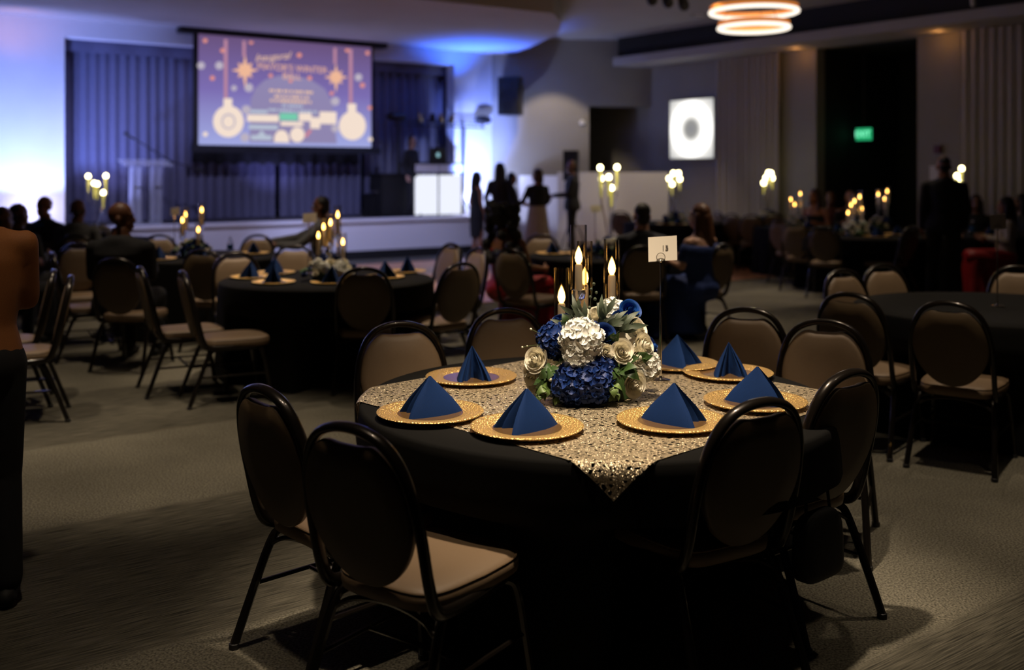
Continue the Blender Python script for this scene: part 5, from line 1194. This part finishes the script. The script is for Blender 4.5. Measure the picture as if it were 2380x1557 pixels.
for px in (975, 1005, 1023, 1048):
    q = su(px, .85)-tu0; b = MB(); b.lathe([(.055, 0), (.06, .08), (.045, .17), (.02, .19), (0, .19)], (q, -.02, zbar+.08), 12); h = obj('lamp_head', b, 'chrome' if px != 1005 else 'plastic', tr); b = MB(); b.tube([(q-.06, 0, zbar+.17), (q-.06, 0, zbar+.03), (q+.06, 0, zbar+.03), (q+.06, 0, zbar+.17)], .008, 5); obj('yoke', b, 'plastic', h)
for px, wpx in ((922, 38), (1122, 34)):
    q = su(px, .85)-tu0; w_ = wpx/F*21.6/.85; b = MB(); b.tube([(q-w_/2, 0, zbar+.19), (q-w_*.42, 0, zbar+.17), (q, 0, zbar+.17), (q+w_*.42, 0, zbar+.17), (q+w_/2, 0, zbar+.19)], [.05, .075, .09, .075, .05], 8); obj('effect_light', b, 'plastic', tr); b = MB(); b.tube([(q, 0, zbar), (q, 0, zbar+.1)], .014, 6); obj('clamp', b, 'plastic', tr)
# ---- speakers
def speaker(px0, px1, py0, py1, Y, rot, label, depth=.35, stand=False, floorz=0):
    w = (px1-px0)/F*Y; h = (py0-py1)/F*Y; x = at((px0+px1)/2, Y); z = zz(py0, Y)
    r = empty('loudspeaker', (x, Y, z), rot, label, 'loudspeaker')
    b = MB(); d = depth; b.add([(-w*.5, -d*.5, 0), (w*.5, -d*.5, 0), (w*.36, d*.5, 0), (-w*.36, d*.5, 0), (-w*.5, -d*.5, h), (w*.5, -d*.5, h), (w*.36, d*.5, h), (-w*.36, d*.5, h)], [(3, 2, 1, 0), (4, 5, 6, 7), (0, 1, 5, 4), (1, 2, 6, 5), (2, 3, 7, 6), (3, 0, 4, 7)]); obj('cabinet', b, 'plastic', r, False)
    b = MB(); b.box((0, -d*.5-.012, h*.5), (w*.9, .02, h*.92)); obj('grille', b, 'black', r, False)
    b = MB(); b.lathe([(.0, 0), (w*.34, 0), (w*.36, .012), (0, .012)], seg=20); b.xf(Matrix.Translation((0, -d*.5-.02, h*.34)) @ Matrix.Rotation(pi/2, 4, 'X')); obj('woofer', b, 'plastic', r)
    b = MB(); b.lathe([(.0, 0), (w*.16, 0), (w*.18, .012), (0, .012)], seg=16); b.xf(Matrix.Translation((0, -d*.5-.02, h*.78)) @ Matrix.Rotation(pi/2, 4, 'X')); obj('tweeter', b, 'plastic', r)
    if stand:
        b = MB(); b.tube([(0, 0, 0), (0, 0, -z+.4)], .025, 8); b.tube([(0, 0, -z+.4), (0, 0, -z+.02)], .02, 8); obj('pole', b, 'plastic', r)
        for k in range(3):
            a_ = k*2.094; b = MB(); b.tube([(0, 0, -z+.75), (.38*cos(a_), .38*sin(a_), -z+.015)], .014, 6); obj('leg', b, 'plastic', r)
    return r
speaker(1164, 1216, 268, 180, 21.75, -.35, 'black loudspeaker mounted high on the grey corner wall beside the stage', .45)
b = MB(); b.box((at(1183, 22.0), 22.0, zz(220, 22.1)), (.34, .34, .60)); tag(obj('speaker_bracket', b, 'plastic', None, False), 'black wall bracket behind the loudspeaker on the grey corner wall', 'bracket')
speaker(1313, 1346, 420, 350, 20.85, -.3, 'black loudspeaker on a pole behind the man with the outstretched hand', .35, True)
b = MB(); q = S(su(905, .95), .95, .7505); bl = empty('equipment_case', q, atan2(U[1], U[0]), 'large black covered equipment case left of the DJ booth on the stage', 'equipment case')
b.box((0, 0, .42), (.62, .5, .80)); obj('case_body', b, 'leather', bl, False); b = MB(); b.box((0, 0, .845), (.66, .54, .05)); obj('lid', b, 'plastic', bl, False)
for sx in (-1, 1):
    b = MB(); b.tube([(sx*.32, -.08, .5), (sx*.35, -.08, .5), (sx*.35, .08, .5), (sx*.32, .08, .5)], .012, 6); obj('handle', b, 'chrome', bl)
q = S(su(873, 1.25), 1.25, .7505); b2 = empty('equipment_case', q, atan2(U[1], U[0]), 'small black case on the stage under the right end of the screen', 'equipment case'); b = MB(); b.box((0, 0, .21), (.38, .4, .42)); obj('case_body', b, 'leather', b2, False); b = MB(); b.box((0, 0, .44), (.40, .42, .04)); obj('lid', b, 'plastic', b2, False)
# ---- lit square panel
def rwbox(mb, t_, z, w, h, n0, n1): mb.prism([RW(t_-w/2, n0, 0)[:2], RW(t_+w/2, n0, 0)[:2], RW(t_+w/2, n1, 0)[:2], RW(t_-w/2, n1, 0)[:2]], z-h/2, z+h/2)
ta, tb = rt(1556, -.12), rt(1660, -.12); tm = (ta+tb)/2; pz0 = rp(1608, 370, -.12)[2]; pz1 = rp(1608, 229, -.12)[2]
pn = empty('lit_wall_panel', RW(tm, 0, (pz0+pz1)/2), 0, 'square wall panel lit by a bright white ring', 'light panel')
def keepp(o, root): o.matrix_parent_inverse = Matrix.Translation(Vector(root.location)).inverted(); return o
b = MB(); rwbox(b, tm, (pz0+pz1)/2, tb-ta, pz1-pz0, -.12, -.002); keepp(obj('frame', b, 'wallgrey', pn, False), pn)
b = MB(); w2 = (tb-ta)*.485; h2 = (pz1-pz0)*.485; zc = (pz0+pz1)/2
v = [RW(tm-w2, -.126, zc-h2), RW(tm+w2, -.126, zc-h2), RW(tm+w2, -.126, zc+h2), RW(tm-w2, -.126, zc+h2)]; vb = [RW(tm-w2, -.121, zc-h2), RW(tm+w2, -.121, zc-h2), RW(tm+w2, -.121, zc+h2), RW(tm-w2, -.121, zc+h2)]
b.add(v+vb, [(0, 1, 2, 3), (7, 6, 5, 4), (0, 4, 5, 1), (1, 5, 6, 2), (2, 6, 7, 3), (3, 7, 4, 0)]); b.uv = [(0, 0), (1, 0), (1, 1), (0, 1)]*2; keepp(obj('diffuser', b, 'ringart', pn, False), pn)
# ---- exit sign in the dark recess
te = rt(2007, 1.0); pe = rp(2007, 312, 1.0); ex = empty('exit_sign', RW(te, 1.0, pe[2]), 0, 'green glowing EXIT sign in the dark entrance recess', 'sign')
wE = (rt(2024, 1.0)-rt(1991, 1.0)); hE = 28/F*pe[1]
b = MB(); rwbox(b, te, pe[2], wE, hE, .98, 1.04); keepp(obj('sign_box', b, 'exit', ex, False), ex)
b = MB(); b.tube([RW(te, 1.01, pe[2]+hE/2), RW(te, 1.01, zrec)], .012, 6); keepp(obj('hanger', b, 'plastic', ex), ex)
q = RW(te, .972, pe[2]); keepp(text('lettering', 'EXIT', hE*.72, 'exitlet', ex, plane4(q, RD+(0,), (0, 0, 1)), .003), ex)
# ---- small wall fittings
q = rp(2180, 347, -.03); b = MB(); t_ = rt(2180, -.03); rwbox(b, t_, q[2], .13, .13, -.05, -.002); al = obj('alarm_strobe', b, 'redplastic', None, False); tag(al, 'small red fire alarm strobe on the wall left of the right drape', 'fire alarm'); b = MB(); rwbox(b, t_, q[2], .07, .05, -.07, -.05); obj('lens', b, 'redplastic', al, False)
q = rp(2170, 402, -.03); b = MB(); t_ = rt(2170, -.03); rwbox(b, t_, q[2], .16, .24, -.02, -.002); tag(obj('wall_notice', b, 'white', None, False), 'small pale notice on the wall left of the standing man', 'notice')
q = lineX(1353, A0, A1); b = MB(); b.lathe([(0, 0), (.06, 0), (.05, .05), (0, .06)], seg=16); b.xf(Matrix.Translation((q[0], q[1]-.0, zz(285, q[1]))) @ Matrix.Rotation(pi/2, 4, 'X')); tag(obj('motion_sensor', b, 'white'), 'small white sensor on the grey corner wall by the alcove', 'sensor')
# ---- ring pendant
PX, PY = at(1752, 14.3), 14.3; pd = empty('ring_pendant', (PX, PY, ZU), 0, 'two-tier glowing ring chandelier hanging from the ceiling', 'chandelier')
b = MB(); b.lathe([(0, -.04), (.12, -.04), (.12, 0), (0, 0)], seg=24); obj('ceiling_rose', b, 'plastic', pd)
for nm, cy, w in (('upper', 23, 203), ('lower', 60, 164)):
    zr = zz(cy, PY)-ZU; R = w/F*PY/2
    b = MB(); b.lathe([(R-.028, -.012), (R-.028, .055), (R-.004, .055), (R-.004, -.012), (R-.028, -.012)], (0, 0, zr), 64); b.f = [f for f in b.f if len(f) == 4]; rg = obj('ring_housing', b, 'copper', pd, True, 30)
    b = MB(); b.tube([((R-.014)*cos(2*pi*k/64), (R-.014)*sin(2*pi*k/64), zr-.030) for k in range(64)], .030, 8, closed=True); obj('ring_diffuser', b, 'ringlight', rg)
    for k in range(3):
        a_ = k*2.094+.5; b = MB(); b.tube([(R*.97*cos(a_), R*.97*sin(a_), zr+.04), (.05*cos(a_), .05*sin(a_), -.02)], .004, 5); obj('cable', b, 'plastic', pd)
lamp('POINT', (PX, PY, zz(40, PY)), 10, (1, .8, .6), .3)
# ---- black spot heads on the ceiling, recessed downlight, smoke detector
for px, py, w in ((1512, 2, 'left'), (1549, 8, 'middle'), (1586, 14, 'right')):
    Y = 15.6; r = empty('spot_light', (at(px, Y), Y, ZU), 0, 'black spot head on the ceiling, %s of the three beside the ring chandelier' % w, 'spotlight', 'black ceiling spot heads')
    zl = zz(py, Y)-ZU; b = MB(); b.cap((0, 0, zl+.10), .07, (.02, -.03, zl-.0), .085, 12); obj('head', b, 'plastic', r); b = MB(); b.tube([(0, 0, zl+.10), (0, 0, 0)], .015, 6); obj('stem', b, 'plastic', r)
cx_, cy_ = flo(1625, 34, ZU); r = empty('recessed_downlight', (cx_, cy_, ZU), 0, 'round recessed downlight in the ceiling left of the ring chandelier', 'downlight'); b = MB(); b.lathe([(.10, 0), (.17, 0), (.165, -.012), (.105, -.014), (.10, 0)], seg=28); b.f = [f for f in b.f if len(f) == 4]; obj('trim_ring', b, 'wallgrey', r); b = MB(); b.lathe([(0, -.002), (.10, -.002), (.10, -.006), (0, -.006)], seg=24); obj('lens', b, 'white', r)
q = rp(2262, 14, -.95); b = MB(); b.tube([q, (q[0]-.05, q[1]-.05, q[2]+.28)], .035, 8); tag(obj('wall_fixture', b, 'white'), 'pale slim fixture on the soffit above the right drape', 'fixture')
# ---- black bag hanging on the right chair of the gold-lace table
bg = empty('handbag', (1.03, 3.45, .27), .7, 'small black bag hanging low behind the right chair of the gold-lace table', 'bag')
pw = lambda v, e: (abs(v)**e)*(1 if v > 0 else -1)
b = MB(); b.ell((0, 0, 0), 1, 20, 14); b.v = [(.115*pw(x, .45)*(1-.10*z), .042*pw(y, .6)*(1-.25*z), .12+.115*pw(z, .45)) for x, y, z in b.v]; obj('bag_body', b, 'leather', bg)
b = MB(); b.tube(smoothpath([(-.07, 0, .22), (-.05, .01, .36), (0, .02, .42), (.05, .01, .36), (.07, 0, .22)], 5), .006, 6); obj('strap', b, 'leather', bg)
# ---- spot grazing lights the wall shows: corner wall and alcove scallops, orange and blue wall washers
lamp('SPOT', (.75, 20.6, 4.40), 150, WARM, .05, (1.0, 22.3, 1.2), 62, .35)
lamp('SPOT', (2.25, 24.0, 3.9), 30, (.9, .9, .6), .05, (2.3, 25.0, 1.4), 60, .5)
lamp('POINT', rp(1850, 122, -.3), 1.2, (1, .42, .10), .05); lamp('POINT', rp(2180, 84, -.3), 1.2, (1, .42, .10), .05)
lamp('SPOT', S(su(30, .25), .25, 3.6), 9, (1, .38, .08), .06, S(su(40, .8), .8, ZC), 130, .9)
for px in (250, 640, 900): up(px, .75, 90, (.34, .36, 1), px+20, 2.0, 110)
lamp('SPOT', S(su(860, -3.2), -3.2, ZC-.12), 700, (.50, .53, 1), .08, S(su(860, 0), 0, .2), 60, .8)
lamp('SPOT', S(su(500, -3.2), -3.2, ZC-.12), 380, (.56, .56, 1), .08, S(su(400, 1.2), 1.2, .9), 70, .8)
